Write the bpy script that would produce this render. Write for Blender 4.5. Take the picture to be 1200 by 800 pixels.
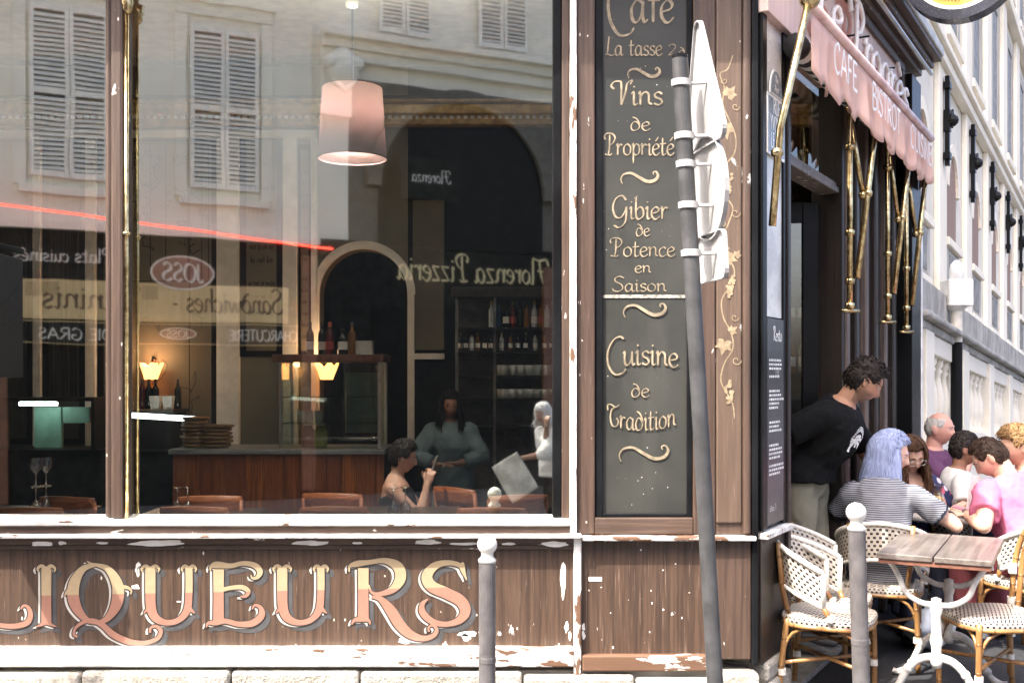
import bpy, bmesh, math, random
from mathutils import Vector, Matrix, Quaternion, noise
from mathutils.bvhtree import BVHTree
for o in list(bpy.data.objects): bpy.data.objects.remove(o)
S = bpy.context.scene; COL = S.collection
rnd = random.Random(7)
# ---------------------------------------------------------------- camera, sky, sun, exposure
F = 1250.0; CH = 1.6; HY = 440.0          # focal length in photo pixels, eye height, horizon row
cam = bpy.data.cameras.new('camera'); cam.sensor_width = 36; cam.lens = 36*F/1200
cam.shift_y = 40/1200; cam.clip_start = .05; cam.clip_end = 400
cob = bpy.data.objects.new('camera', cam); COL.objects.link(cob)
cob.location = (0,0,CH); cob.rotation_euler = (math.pi/2,0,0); S.camera = cob
SUN_EL = math.radians(55); SUN_AZ = math.radians(-47)   # azimuth from straight behind the camera, minus = left
tosun = Vector((math.sin(SUN_AZ)*math.cos(SUN_EL), -math.cos(SUN_AZ)*math.cos(SUN_EL), math.sin(SUN_EL)))
W = bpy.data.worlds.new('World'); S.world = W; W.use_nodes = True
wn = W.node_tree; sky = wn.nodes.new('ShaderNodeTexSky'); sky.sky_type = 'NISHITA'; sky.sun_disc = False
sky.sun_elevation = SUN_EL; sky.sun_rotation = math.atan2(tosun.x, tosun.y)
sky.air_density = .45; sky.dust_density = 7.0; sky.ozone_density = .4
wn.links.new(sky.outputs[0], wn.nodes['Background'].inputs[0]); wn.nodes['Background'].inputs[1].default_value = .15
sl = bpy.data.lights.new('sun','SUN'); sl.energy = 2.1; sl.angle = math.radians(.5); sl.color = (1,.95,.86)
so = bpy.data.objects.new('sun', sl); COL.objects.link(so); so.rotation_euler = tosun.to_track_quat('Z','Y').to_euler()
so.location = (-4,-6,20)
S.view_settings.view_transform = 'Standard'; S.view_settings.look = 'None'; S.view_settings.gamma = 1
S.view_settings.exposure = 2.5; S.view_settings.use_curve_mapping = False
S.render.engine = 'CYCLES'; S.cycles.max_bounces = 8; S.cycles.transparent_max_bounces = 16
S.render.resolution_x = 1024; S.render.resolution_y = 682
# ---------------------------------------------------------------- node helper and materials
class NT:
    def __init__(s, name):
        s.m = bpy.data.materials.new(name); s.m.use_nodes = True; s.t = s.m.node_tree
        s.b = s.t.nodes['Principled BSDF']; s.out = s.t.nodes['Material Output']; s._c = None
    def n(s, typ, props=None, **ins):
        k = s.t.nodes.new('ShaderNode'+typ)
        for p,v in (props or {}).items(): setattr(k,p,v)
        for i,v in ins.items():
            sock = k.inputs[int(i[1:])] if i[0]=='_' and i[1:].isdigit() else k.inputs[i.replace('_',' ')]
            s.put(sock, v)
        return k
    def put(s, sock, v):
        if isinstance(v, bpy.types.NodeSocket): s.t.links.new(v, sock)
        elif isinstance(v, bpy.types.Node): s.t.links.new(v.outputs[0], sock)
        else:
            if isinstance(v,(tuple,list)) and len(v)==3 and sock.type=='RGBA': v = (*v,1)
            sock.default_value = v
    def co(s, kind='Object'):
        if not s._c: s._c = s.n('TexCoord')
        return s._c.outputs[kind]
    def sc(s, scale, kind='Object'):
        return s.n('Mapping', _0=s.co(kind), Scale=scale).outputs[0]
    def math(s, op, a, b=0.0, c=0.0, clamp=False): return s.n('Math', {'operation':op,'use_clamp':clamp}, _0=a,_1=b,_2=c).outputs[0]
    def noise(s, vec, scale, detail=4, rough=.55): return s.n('TexNoise', Vector=vec, Scale=scale, Detail=detail, Roughness=rough).outputs[0]
    def step(s, v, lo, hi): return s.n('MapRange', {'interpolation_type':'SMOOTHSTEP'}, Value=v, From_Min=lo, From_Max=hi).outputs[0]
    def mix(s, f, a, b):
        k = s.n('Mix', {'data_type':'RGBA'}); s.put(k.inputs[0],f); s.put(k.inputs[6],a); s.put(k.inputs[7],b); return k.outputs[2]
    def bump(s, h, strength=.3, dist=.01): s.put(s.b.inputs['Normal'], s.n('Bump', Height=h, Strength=strength, Distance=dist).outputs[0])
    def fin(s, col, rough=.6, metal=0.0, spec=.5):
        s.put(s.b.inputs['Base Color'], col); s.put(s.b.inputs['Roughness'], rough)
        s.b.inputs['Metallic'].default_value = metal; s.b.inputs['Specular IOR Level'].default_value = spec; return s.m
MATS = {}
def plain(name, c, rough=.6, metal=0, var=.18, scale=9.0, bump=.15, spec=.5, c2=None):
    """colour with large and small scale variation and a little relief"""
    if name in MATS: return MATS[name]
    g = NT(name); v = g.co(); a = g.noise(v, scale, 5); d = g.noise(v, scale*7, 3)
    lo = c2 or tuple(x*(1-var) for x in c); hi = tuple(min(1,x*(1+var)) for x in c)
    col = g.mix(g.step(a,.3,.7), lo, hi)
    if bump: g.bump(d, bump, .004)
    MATS[name] = g.fin(col, g.n('MapRange', Value=d, To_Min=max(0,rough-.1), To_Max=min(1,rough+.1)).outputs[0], metal, spec); return MATS[name]
def glow(name, c, e, base=None):
    g = NT(name); g.put(g.b.inputs['Emission Color'], c); g.b.inputs['Emission Strength'].default_value = e
    return g.fin(base or c, .5)
def wood_paint(name, base, dark, chip=(.75,.73,.68), chipamt=.0, grain=1.0, horiz=False, rough=.45, flecks=.0):
    """weathered brown paint on wood: grain streaks, stains, chips that bare pale primer"""
    g = NT(name); v = g.co(); st = (3,3,60) if horiz else (60,60,2.2)
    if horiz: st = (2.2,60,60)
    a = g.noise(g.sc(st), 1.0, 6, .65); b = g.noise(v, 2.2, 5); c = g.noise(g.sc(tuple(x*2.4 for x in st)), 1.0, 4)
    col = g.mix(g.step(a,.32,.68), dark, base); col = g.mix(g.math('MULTIPLY', g.step(b,.45,.8), .55), col, tuple(x*.55 for x in base))
    col = g.mix(g.math('MULTIPLY', g.step(c,.6,.75), .35*grain), col, tuple(min(1,x*1.9+.05) for x in base))
    if chipamt>0:
        n1 = g.noise(g.sc((5,5,14) if horiz else (14,14,5)), 1.6, 9, .62); n2 = g.noise(v, 1.1, 2)
        m = g.step(g.math('ADD', n1, g.math('MULTIPLY', n2, .35)), (.93-.25*chipamt), (.945-.25*chipamt))
        cc = g.mix(g.noise(v,40,3), tuple(x*.75 for x in chip), chip); col = g.mix(m, col, cc)
    if flecks>0:
        vo = g.n('TexVoronoi', {'feature':'F1'}, Vector=g.sc((1,1,.45)), Scale=26).outputs['Distance']; sel = g.noise(v, 9, 2)
        m = g.math('MULTIPLY', g.step(vo,.13,.06), g.step(sel,.66-flecks*.3,.7-flecks*.3)); col = g.mix(m, col, (.8,.74,.62))
    g.bump(g.math('ADD', a, g.math('MULTIPLY', c, .5)), .35, .004); MATS[name] = g.m
    return g.fin(col, g.n('MapRange', Value=b, To_Min=rough-.12, To_Max=rough+.2).outputs[0])
def peel_white(name, amt=.5, under=(.16,.085,.05), horiz=True):
    """old white paint flaking off brown wood"""
    g = NT(name); v = g.co(); st = (4,16,16) if horiz else (16,16,4)
    n1 = g.noise(g.sc(st), 1.5, 9, .62); n2 = g.noise(v, .9, 2); m = g.step(g.math('ADD', n1, g.math('MULTIPLY', n2, .4)), .72+.25*(1-amt)-.16, .75+.25*(1-amt)-.16)
    w = g.mix(g.step(g.noise(v,14,6),.35,.7), (.62,.60,.57), (.86,.85,.82)); br = g.mix(g.noise(g.sc((3,40,40) if horiz else (40,40,3)),1,5), tuple(x*.6 for x in under), under)
    g.bump(g.math('ADD', m, g.math('MULTIPLY', n1,-.6)), .5, .004)
    return g.fin(g.mix(m, w, br), .6)
def weave(name, su, sv, light=(.60,.545,.47), dark=(.02,.013,.015), stripes=False):
    g = NT(name); uv = g.n('SeparateXYZ', _0=g.co('UV')); u = g.math('MULTIPLY', uv.outputs[0], su); v = g.math('MULTIPLY', uv.outputs[1], sv)
    if stripes:   # oblique dashes
        d = g.math('ADD', g.math('MULTIPLY', u, .5), v); fr = g.math('FRACT', d)
        hole = g.math('MULTIPLY', g.math('LESS_THAN', g.math('ABSOLUTE', g.math('SUBTRACT', fr, .5)), .2), g.math('LESS_THAN', g.math('FRACT', g.math('MULTIPLY', u, .5)), .8))
    else:
        row = g.math('FLOOR', v); u2 = g.math('ADD', u, g.math('MULTIPLY', g.math('MODULO', row, 2.0), .5))
        fu = g.math('ABSOLUTE', g.math('SUBTRACT', g.math('FRACT', u2), .5)); fv = g.math('ABSOLUTE', g.math('SUBTRACT', g.math('FRACT', v), .5))
        hole = g.math('MULTIPLY', g.step(fu,.27,.21), g.step(fv,.33,.27))
    col = g.mix(g.noise(g.co(),30,3), tuple(x*.82 for x in light), light); col = g.mix(hole, col, dark)
    ridge = g.math('SINE', g.math('MULTIPLY', u, 6.283)); g.bump(g.math('SUBTRACT', g.math('MULTIPLY', ridge,.3), hole), .5, .003)
    return g.fin(col, .42)
# ---------------------------------------------------------------- mesh builder
class MB:
    def __init__(s): s.v=[]; s.f=[]; s.uv=[]; s.mi=[]; s.cur=0; s.hasuv=False
    def add(s, vs, fs, uvs=None, M=None):
        b=len(s.v); s.v += [tuple(M@Vector(p)) for p in vs] if M else [tuple(p) for p in vs]
        for i,f in enumerate(fs):
            s.f.append(tuple(b+k for k in f)); s.mi.append(s.cur)
            if uvs: s.hasuv=True; s.uv.append([uvs[k] for k in f])
            else: s.uv.append(None)
        return s
    def box(s, x0,x1,y0,y1,z0,z1, M=None):
        vs=[(x,y,z) for z in (z0,z1) for y in (y0,y1) for x in (x0,x1)]
        return s.add(vs, [(0,2,3,1),(4,5,7,6),(0,1,5,4),(2,6,7,3),(0,4,6,2),(1,3,7,5)], None, M)
    def tube(s, pts, r, n=8, caps=True, uvl=None, flat=None):
        pts=[Vector(p) for p in pts]; m=len(pts); rr = r if isinstance(r,(list,tuple)) else [r]*m
        if m<2: return s
        T=[(pts[min(i+1,m-1)]-pts[max(i-1,0)]).normalized() for i in range(m)]
        a = Vector((0,0,1)) if abs(T[0].z)<.9 else Vector((1,0,0)); U=(a-T[0]*a.dot(T[0])).normalized(); vs=[]; fs=[]; uvs=[]; L=0
        for i in range(m):
            if i: U=(U-T[i]*U.dot(T[i])); U = U.normalized() if U.length>1e-6 else T[i].orthogonal().normalized(); L+=(pts[i]-pts[i-1]).length
            B=T[i].cross(U); ri=rr[i]; ra,rb = ri if isinstance(ri,(list,tuple)) else (ri,ri)
            for k in range(n):
                t=2*math.pi*k/n; vs.append(pts[i]+U*(ra*math.cos(t))+B*(rb*math.sin(t))); uvs.append((k/n,L))
        for i in range(m-1):
            for k in range(n): fs.append((i*n+k, i*n+(k+1)%n, (i+1)*n+(k+1)%n, (i+1)*n+k))
        if caps: fs.append(tuple(range(n-1,-1,-1))); fs.append(tuple((m-1)*n+k for k in range(n)))
        return s.add(vs, fs, uvs)
    def lathe(s, prof, n=16, c=(0,0,0), M=None, cap=True):
        vs=[];fs=[]
        for r,z in prof:
            for k in range(n): t=2*math.pi*k/n; vs.append((c[0]+r*math.cos(t), c[1]+r*math.sin(t), c[2]+z))
        m=len(prof)
        for i in range(m-1):
            for k in range(n): fs.append((i*n+k, i*n+(k+1)%n, (i+1)*n+(k+1)%n, (i+1)*n+k))
        if cap: fs.append(tuple(range(n-1,-1,-1))); fs.append(tuple((m-1)*n+k for k in range(n)))
        return s.add(vs, fs, None, M)
    def ball(s, c, r, n=12, m=8, M=None):
        rx,ry,rz = r if isinstance(r,(tuple,list)) else (r,r,r); vs=[(0,0,-1)]
        for i in range(1,m):
            p=-math.pi/2+math.pi*i/m
            for k in range(n): t=2*math.pi*k/n; vs.append((math.cos(p)*math.cos(t), math.cos(p)*math.sin(t), math.sin(p)))
        vs.append((0,0,1)); fs=[]
        for k in range(n):
            fs.append((0,1+(k+1)%n,1+k)); e=len(vs)-1; b=1+(m-2)*n; fs.append((e,b+k,b+(k+1)%n))
        for i in range(m-2):
            for k in range(n): a=1+i*n; fs.append((a+k,a+(k+1)%n,a+n+(k+1)%n,a+n+k))
        vs=[(x*rx,y*ry,z*rz) for x,y,z in vs]
        if M: vs=[tuple(M@Vector(p)) for p in vs]
        return s.add([(c[0]+x,c[1]+y,c[2]+z) for x,y,z in vs], fs)
    def prism(s, poly, fn, d0, d1):
        """extrude a 2-D polygon (any winding); fn(a,b,d) gives the 3-D point"""
        n=len(poly); vs=[fn(a,b,d0) for a,b in poly]+[fn(a,b,d1) for a,b in poly]
        return s.add(vs, [tuple(range(n)), tuple(range(2*n-1,n-1,-1))]+[(i,n+i,n+(i+1)%n,(i+1)%n) for i in range(n)])
    def grid(s, fn, nu, nv, closeu=False):
        vs=[];uvs=[];fs=[]
        for j in range(nv+1):
            for i in range(nu+1): vs.append(fn(i/nu,j/nv)); uvs.append((i/nu,j/nv))
        w=nu+1
        for j in range(nv):
            for i in range(nu): fs.append((j*w+i,j*w+i+1,(j+1)*w+i+1,(j+1)*w+i))
        return s.add(vs,fs,uvs)
    def ribbon(s, pts, ws, fn, d):
        """flat stroke in the plane fn(a,b,d)"""
        n=len(pts)
        if n<2: return s
        vs=[];fs=[]
        for i in range(n):
            p=pts[i]; q=pts[min(i+1,n-1)]; o=pts[max(i-1,0)]; dx,dy=q[0]-o[0],q[1]-o[1]; l=math.hypot(dx,dy) or 1e-9
            w=ws[i]*.5; vs.append(fn(p[0]-dy/l*w,p[1]+dx/l*w,d)); vs.append(fn(p[0]+dy/l*w,p[1]-dx/l*w,d))
        for i in range(n-1): fs.append((2*i,2*i+1,2*i+3,2*i+2))
        return s.add(vs,fs)
    def mesh(s, name, mats, Minv=None, smooth=False):
        me=bpy.data.meshes.new(name); me.from_pydata([tuple(Minv@Vector(p)) for p in s.v] if Minv else s.v, [], s.f)
        for m in (mats if isinstance(mats,(list,tuple)) else [mats]): me.materials.append(m)
        if any(s.mi): me.polygons.foreach_set('material_index', s.mi)
        if s.hasuv:
            l=me.uv_layers.new(); k=0; dat=[0.0]*(2*len(me.loops))
            for i,f in enumerate(s.f):
                for j in range(len(f)):
                    if s.uv[i]: dat[2*k],dat[2*k+1]=s.uv[i][j]
                    k+=1
            l.data.foreach_set('uv',dat)
        if smooth: me.polygons.foreach_set('use_smooth',[True]*len(me.polygons))
        me.update(); return me
def fixn(me):
    bm=bmesh.new(); bm.from_mesh(me); bmesh.ops.recalc_face_normals(bm, faces=bm.faces); bm.to_mesh(me); bm.free()
def tag(o, label=None, cat=None, group=None, kind=None):
    if label: o['label']=label
    if cat: o['category']=cat
    if group: o['group']=group
    if kind: o['kind']=kind
    return o
def thing(name, label, cat, loc=(0,0,0), rotz=0.0, group=None):
    o=bpy.data.objects.new(name,None); o.empty_display_size=.1; COL.objects.link(o); o.location=loc; o.rotation_euler=(0,0,rotz)
    o['wm']=[]  # placeholder removed below
    del o['wm']; return tag(o,label,cat,group)
def root_matrix(o):
    while o.parent: o=o.parent
    return Matrix.Translation(o.location) @ o.rotation_euler.to_matrix().to_4x4()
def part(name, mb, mats, parent=None, world=False, smooth=False, bevel=0, label=None, kind=None, fix=True, autosmooth=False):
    """link a mesh object; world=True when the vertices are world coordinates and the parent is placed elsewhere"""
    me = mb if isinstance(mb, bpy.types.Mesh) else mb.mesh(name, mats, root_matrix(parent).inverted() if (world and parent) else None, smooth)
    if fix and not isinstance(mb, bpy.types.Mesh): fixn(me)
    o=bpy.data.objects.new(name,me); COL.objects.link(o); o.parent=parent
    if bevel:
        b=o.modifiers.new('bevel','BEVEL'); b.width=bevel; b.segments=2; b.limit_method='ANGLE'; b.angle_limit=.6
    return tag(o,label=label,kind=kind)
def kids(o): return [c for c in bpy.data.objects if c.parent==o]
def copy_tree(o, parent=None, loc=None, rotz=None, label=None, group=None, _m=None):
    c=o.copy(); COL.objects.link(c); c.parent=parent
    if loc is not None: c.location=loc
    if rotz is not None: c.rotation_euler=(0,0,rotz)
    if label: c['label']=label
    if group: c['group']=group
    for k in TREE.get(o.name) or kids(o): copy_tree(k,c)
    return c
TREE={}
def struct(name, mb, mat, **k): return tag(part(name, mb, mat, **k), kind='structure')
def fx(px, Y=5.0): return (px-600)/F*Y
def fz(py, Y=5.0): return CH-(py-HY)/F*Y
def catmull(pts, n=6, closed=False):
    out=[]; m=len(pts)
    if m<3: return [tuple(p) for p in pts]
    for i in range(m-1):
        p0=pts[max(i-1,0)];p1=pts[i];p2=pts[i+1];p3=pts[min(i+2,m-1)]
        for k in range(n):
            t=k/n; out.append(tuple(.5*((2*b)+(-a+c)*t+(2*a-5*b+4*c-d)*t*t+(-a+3*b-3*c+d)*t**3) for a,b,c,d in zip(p0,p1,p2,p3)))
    out.append(tuple(pts[-1])); return out
# side street: the cafe's flank and the building after it run along U from the corner C0; outward normal NO
C0=Vector((1.152,5.0,0)); UA=math.atan(.592); U=Vector((math.sin(UA),math.cos(UA),0)); NO=Vector((math.cos(UA),-math.sin(UA),0))
def sw(t,o=0.0,z=0.0): p=C0+U*t+NO*o; return (p.x,p.y,z)
def swb(mb,t0,t1,o0,o1,z0,z1):
    vs=[sw(t,o,z) for z in (z0,z1) for o in (o0,o1) for t in (t0,t1)]
    return mb.add(vs,[(0,2,3,1),(4,5,7,6),(0,1,5,4),(2,6,7,3),(0,4,6,2),(1,3,7,5)])
def tpx(px,o=0.0):
    k=(px-600)/F; b=C0+NO*o; return (b.y*k-b.x)/(U.x-U.y*k)
def zpx(px,py,o=0.0):
    t=tpx(px,o); Y=C0.y+NO.y*o+U.y*t; return CH-(py-HY)/F*Y
# ---------------------------------------------------------------- a pen-stroke alphabet (baseline 0, x-height .5, capitals .95)
GL = {
'a':(.5,[[(.36,.44),(.2,.5),(.05,.3),(.08,.06),(.2,0),(.34,.18),(.38,.48)],[(.38,.48),(.37,.14),(.42,0),(.52,.07)]]),
'b':(.46,[[(.08,.95),(.06,.3),(.1,.04),(.22,0),(.38,.15),(.36,.42),(.22,.5),(.08,.34)]]),
'c':(.4,[[(.36,.4),(.26,.5),(.08,.38),(.04,.2),(.12,.02),(.24,0),(.38,.1)]]),
'd':(.48,[[(.4,.3),(.3,.48),(.16,.5),(.04,.28),(.08,.04),(.22,0),(.38,.14),(.4,.4),(.28,.68),(.1,.78)]]),
'e':(.42,[[(.06,.23),(.3,.3),(.35,.42),(.22,.5),(.06,.36),(.05,.14),(.16,0),(.28,.01),(.4,.12)]]),
'f':(.36,[[(.42,.84),(.32,.95),(.2,.85),(.17,.5),(.17,0)],[(.02,.5),(.36,.5)]]),
'g':(.48,[[(.36,.44),(.2,.5),(.04,.3),(.1,.04),(.22,.02),(.36,.22)],[(.38,.48),(.37,-.1),(.28,-.34),(.1,-.36),(.02,-.22)]]),
'h':(.5,[[(.08,.95),(.08,0)],[(.08,.3),(.22,.5),(.36,.42),(.37,.1),(.46,.02)]]),
'i':(.24,[[(.02,.42),(.1,.5),(.1,.1),(.15,0),(.24,.06)],[(.1,.68),(.12,.74)]]),
'k':(.46,[[(.08,.95),(.08,0)],[(.38,.48),(.1,.24),(.4,0)]]),
'l':(.24,[[(.1,.95),(.1,.1),(.15,0),(.24,.06)]]),
'm':(.76,[[(.02,.42),(.08,.5),(.08,0)],[(.08,.3),(.2,.5),(.33,.42),(.33,0)],[(.33,.3),(.46,.5),(.6,.42),(.61,.1),(.7,.02)]]),
'n':(.5,[[(.02,.42),(.08,.5),(.08,0)],[(.08,.3),(.22,.5),(.36,.42),(.37,.1),(.48,.03)]]),
'o':(.46,[[(.22,.5),(.06,.38),(.05,.12),(.2,0),(.37,.1),(.39,.36),(.24,.5),(.2,.5)]]),
'p':(.46,[[(.02,.42),(.08,.5),(.08,-.36)],[(.08,.3),(.22,.5),(.38,.4),(.38,.12),(.22,0),(.09,.08)]]),
'q':(.48,[[(.36,.44),(.2,.5),(.04,.3),(.1,.04),(.22,.02),(.36,.22)],[(.38,.48),(.37,-.36)]]),
'r':(.36,[[(.02,.42),(.08,.5),(.08,0)],[(.08,.28),(.2,.48),(.32,.44)]]),
's':(.36,[[(.32,.42),(.2,.5),(.07,.42),(.1,.3),(.26,.22),(.31,.1),(.2,0),(.04,.06)]]),
't':(.34,[[(.14,.78),(.12,.14),(.18,0),(.32,.08)],[(.0,.5),(.32,.53)]]),
'u':(.5,[[(.02,.44),(.08,.5),(.08,.14),(.16,0),(.3,.1),(.38,.3)],[(.38,.5),(.38,.12),(.44,0),(.5,.06)]]),
'v':(.44,[[(.02,.46),(.1,.48),(.2,.0),(.38,.5)]]),'w':(.6,[[(.02,.5),(.14,0),(.28,.42),(.4,0),(.56,.5)]]),
'x':(.42,[[(.04,.5),(.38,0)],[(.36,.5),(.04,0)]]),
'y':(.46,[[(.04,.5),(.08,.16),(.2,.08),(.36,.26)],[(.38,.5),(.34,-.1),(.22,-.34),(.06,-.32)]]),
'z':(.42,[[(.04,.48),(.36,.5)],[(.36,.5),(.05,.02)],[(.05,.02),(.38,.02)]]),
'2':(.46,[[(.04,.66),(.1,.78),(.24,.82),(.36,.7),(.3,.45),(.04,.04),(.2,.08),(.42,.03)]]),
'1':(.3,[[(.06,.7),(.18,.82),(.18,0)]]),'8':(.46,[[(.2,.44),(.08,.62),(.2,.82),(.34,.64),(.2,.44),(.05,.2),(.2,0),(.37,.2),(.2,.44)]]),
'3':(.42,[[(.05,.74),(.2,.82),(.33,.66),(.16,.46),(.35,.26),(.2,0),(.04,.1)]]),'5':(.42,[[(.34,.8),(.1,.8)],[(.1,.8),(.08,.48),(.28,.5),(.34,.22),(.18,0),(.04,.08)]]),
'0':(.46,[[(.2,.82),(.06,.6),(.06,.2),(.2,0),(.36,.2),(.36,.6),(.22,.82)]]),'-':(.34,[[(.06,.28),(.28,.3)]]),'.':(.16,[[(.06,.0),(.08,.05)]]),"'":(.14,[[(.07,.9),(.05,.72)]]),
'A':(.7,[[(.02,0),(.32,.95)],[(.32,.95),(.64,0)],[(.14,.34),(.52,.34)]]),'B':(.6,[[(.08,0),(.08,.95)],[(.08,.95),(.4,.92),(.44,.66),(.12,.5)],[(.12,.5),(.48,.46),(.52,.1),(.08,0)]]),
'C':(.64,[[(.56,.78),(.4,.95),(.14,.8),(.05,.46),(.16,.1),(.38,0),(.58,.16)]]),'D':(.68,[[(.08,0),(.08,.95)],[(.08,.95),(.44,.88),(.6,.48),(.44,.06),(.08,0)]]),
'E':(.54,[[(.08,0),(.08,.95)],[(.08,.94),(.46,.94)],[(.08,.5),(.38,.5)],[(.08,.02),(.48,.02)]]),'F':(.52,[[(.08,0),(.08,.95)],[(.08,.94),(.46,.94)],[(.08,.5),(.36,.5)]]),
'G':(.68,[[(.56,.78),(.4,.95),(.14,.8),(.05,.46),(.16,.1),(.38,0),(.58,.14),(.58,.42)],[(.36,.42),(.62,.42)]]),'H':(.66,[[(.08,0),(.08,.95)],[(.56,0),(.56,.95)],[(.08,.5),(.56,.5)]]),
'I':(.22,[[(.1,0),(.1,.95)]]),'J':(.4,[[(.3,.95),(.3,.16),(.16,0),(.02,.12)]]),'L':(.5,[[(.08,.95),(.08,0)],[(.08,.02),(.46,.02)]]),
'M':(.8,[[(.06,0),(.1,.95)],[(.1,.95),(.38,.2)],[(.38,.2),(.66,.95)],[(.66,.95),(.72,0)]]),'N':(.68,[[(.08,0),(.08,.95)],[(.08,.95),(.58,0)],[(.58,0),(.58,.95)]]),
'O':(.72,[[(.34,.95),(.1,.78),(.05,.42),(.18,.06),(.36,0),(.58,.16),(.64,.5),(.54,.84),(.34,.95)]]),'P':(.56,[[(.08,0),(.08,.95)],[(.08,.95),(.42,.9),(.46,.6),(.1,.46)]]),
'R':(.62,[[(.08,0),(.08,.95)],[(.08,.95),(.42,.9),(.46,.62),(.1,.5)],[(.24,.5),(.56,0)]]),'S':(.54,[[(.46,.8),(.3,.95),(.1,.82),(.12,.6),(.4,.4),(.46,.16),(.26,0),(.05,.14)]]),
'T':(.58,[[(.28,0),(.28,.95)],[(.02,.94),(.54,.94)]]),'U':(.66,[[(.08,.95),(.08,.24),(.3,0),(.52,.16),(.56,.95)]]),'V':(.64,[[(.02,.95),(.3,0)],[(.3,0),(.6,.95)]]),'Y':(.6,[[(.02,.95),(.28,.45)],[(.56,.95),(.28,.45)],[(.28,.45),(.28,0)]]),'Z':(.6,[[(.05,.94),(.52,.94)],[(.52,.94),(.05,.02)],[(.05,.02),(.55,.02)]]),
'K':(.6,[[(.08,0),(.08,.95)],[(.5,.95),(.1,.4)],[(.22,.55),(.56,0)]]),
# swash capitals, written with ~ before the letter
'~C':(.62,[[(.66,.98),(.5,1.08),(.24,.98),(.02,.6),(.04,.1),(.3,-.28),(.62,-.26),(.74,-.12)]]),
'~L':(.58,[[(.26,.98),(.2,.5),(.16,.16),(.02,.02)],[(.02,.02),(.2,.06),(.4,-.01),(.58,.08)]]),
'~V':(.62,[[(.06,.62),(-.04,.74),(.06,.9),(.26,.92),(.3,.8),(.3,.4),(.3,0)],[(.3,0),(.44,.5),(.5,.84),(.66,.96),(.6,.8)]]),
'~P':(.6,[[(.02,.7),(-.02,.86),(.12,.98),(.4,.96),(.54,.78),(.42,.54),(.24,.46)],[(.26,.92),(.24,.3),(.16,.02),(.0,.06)],[(.16,.02),(.3,.0),(.36,.08)]]),
'~G':(.72,[[(.6,.78),(.42,.98),(.14,.84),(.02,.46),(.14,.1),(.36,.06),(.54,.3),(.6,.5)],[(.62,.52),(.56,-.1),(.3,-.36),(.06,-.26)]]),
'~S':(.58,[[(.56,.86),(.36,.98),(.14,.86),(.16,.64),(.42,.46),(.5,.2),(.3,.0),(.06,.06),(.02,.2)]]),
'~T':(.62,[[(-.02,.62),(-.02,.84),(.16,.9),(.4,.84),(.62,.98)],[(.4,.84),(.2,.7),(.12,.36),(.22,.04),(.44,.04),(.56,.24),(.46,.4)]]),
'~F':(.62,[[(-.04,.7),(.06,.94),(.4,.9),(.74,.98)],[(.4,.9),(.3,.3),(.14,.0),(-.06,.08),(-.1,.22)],[(.14,.48),(.5,.52)]]),
'~R':(.62,[[(.0,.7),(.02,.9),(.2,.98),(.46,.92),(.46,.62),(.2,.5)],[(.24,.94),(.2,.3),(.06,.0)],[(.22,.5),(.4,.12),(.64,.02)]]),
'~B':(.6,[[(.0,.7),(.06,.92),(.3,.98),(.48,.82),(.24,.54)],[(.24,.54),(.52,.46),(.48,.1),(.2,0),(.0,.1)],[(.26,.95),(.18,.02)]]),
}
GL['y2']=GL['y']
def text_strokes(s, nib=.09, fine=None, n=5, track=0.0):
    """list of (points, widths) in em units, and the total advance"""
    out=[]; x=0.0; i=0; fine = nib*.35 if fine is None else fine
    while i<len(s):
        ch=s[i]; acc=None
        if ch=='~': ch=s[i:i+2]; i+=1
        i+=1
        if ch==' ': x+=.34; continue
        if ch in 'éèÉ': acc=ch; ch={'é':'e','è':'e','É':'E'}[ch]
        adv,st=GL[ch]; st=list(st)
        if acc=='é': st=st+[[(.18,.62),(.34,.82)]]
        if acc=='è': st=st+[[(.12,.82),(.26,.62)]]
        if acc=='É': st=st+[[(.2,1.05),(.36,1.25)]]
        for pl in st:
            p=catmull(pl,n) if len(pl)>2 else [pl[0],((pl[0][0]+pl[1][0])/2,(pl[0][1]+pl[1][1])/2),pl[1]]
            w=[]
            for k in range(len(p)):
                a=p[max(k-1,0)]; b=p[min(k+1,len(p)-1)]; an=math.atan2(b[1]-a[1],b[0]-a[0]); w.append(fine+(nib-fine)*abs(math.sin(an-math.radians(35))))
            if len(pl)>2: w[0]*=.7; w[-1]*=.6
            out.append(([(q[0]+x,q[1]) for q in p],w))
        x+=adv+track
    return out,x
def write(mb, s, x0, y0, h, fn, d, nib=.09, width=None, align='c', arc=0.0, fine=None, track=0.0, n=5):
    """put text s into mb; (x0,y0) is the baseline anchor in the plane fn; h is the em height; width squeezes it to fit"""
    st,adv=text_strokes(s,nib,fine,n,track); sx = width/adv if width else h; off = {'c':-.5*adv*sx,'l':0,'r':-adv*sx}[align]
    for si,(p,w) in enumerate(st):
        q=[]
        for a,b in p:
            X=off+a*sx; t=(X/(adv*sx))*2 if align=='c' else 0; q.append((x0+X, y0+b*h+arc*(1-t*t)))
        mb.ribbon(q,[k*min(h,sx*1.15) for k in w],fn,d+si*.00005)
    return mb
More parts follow.
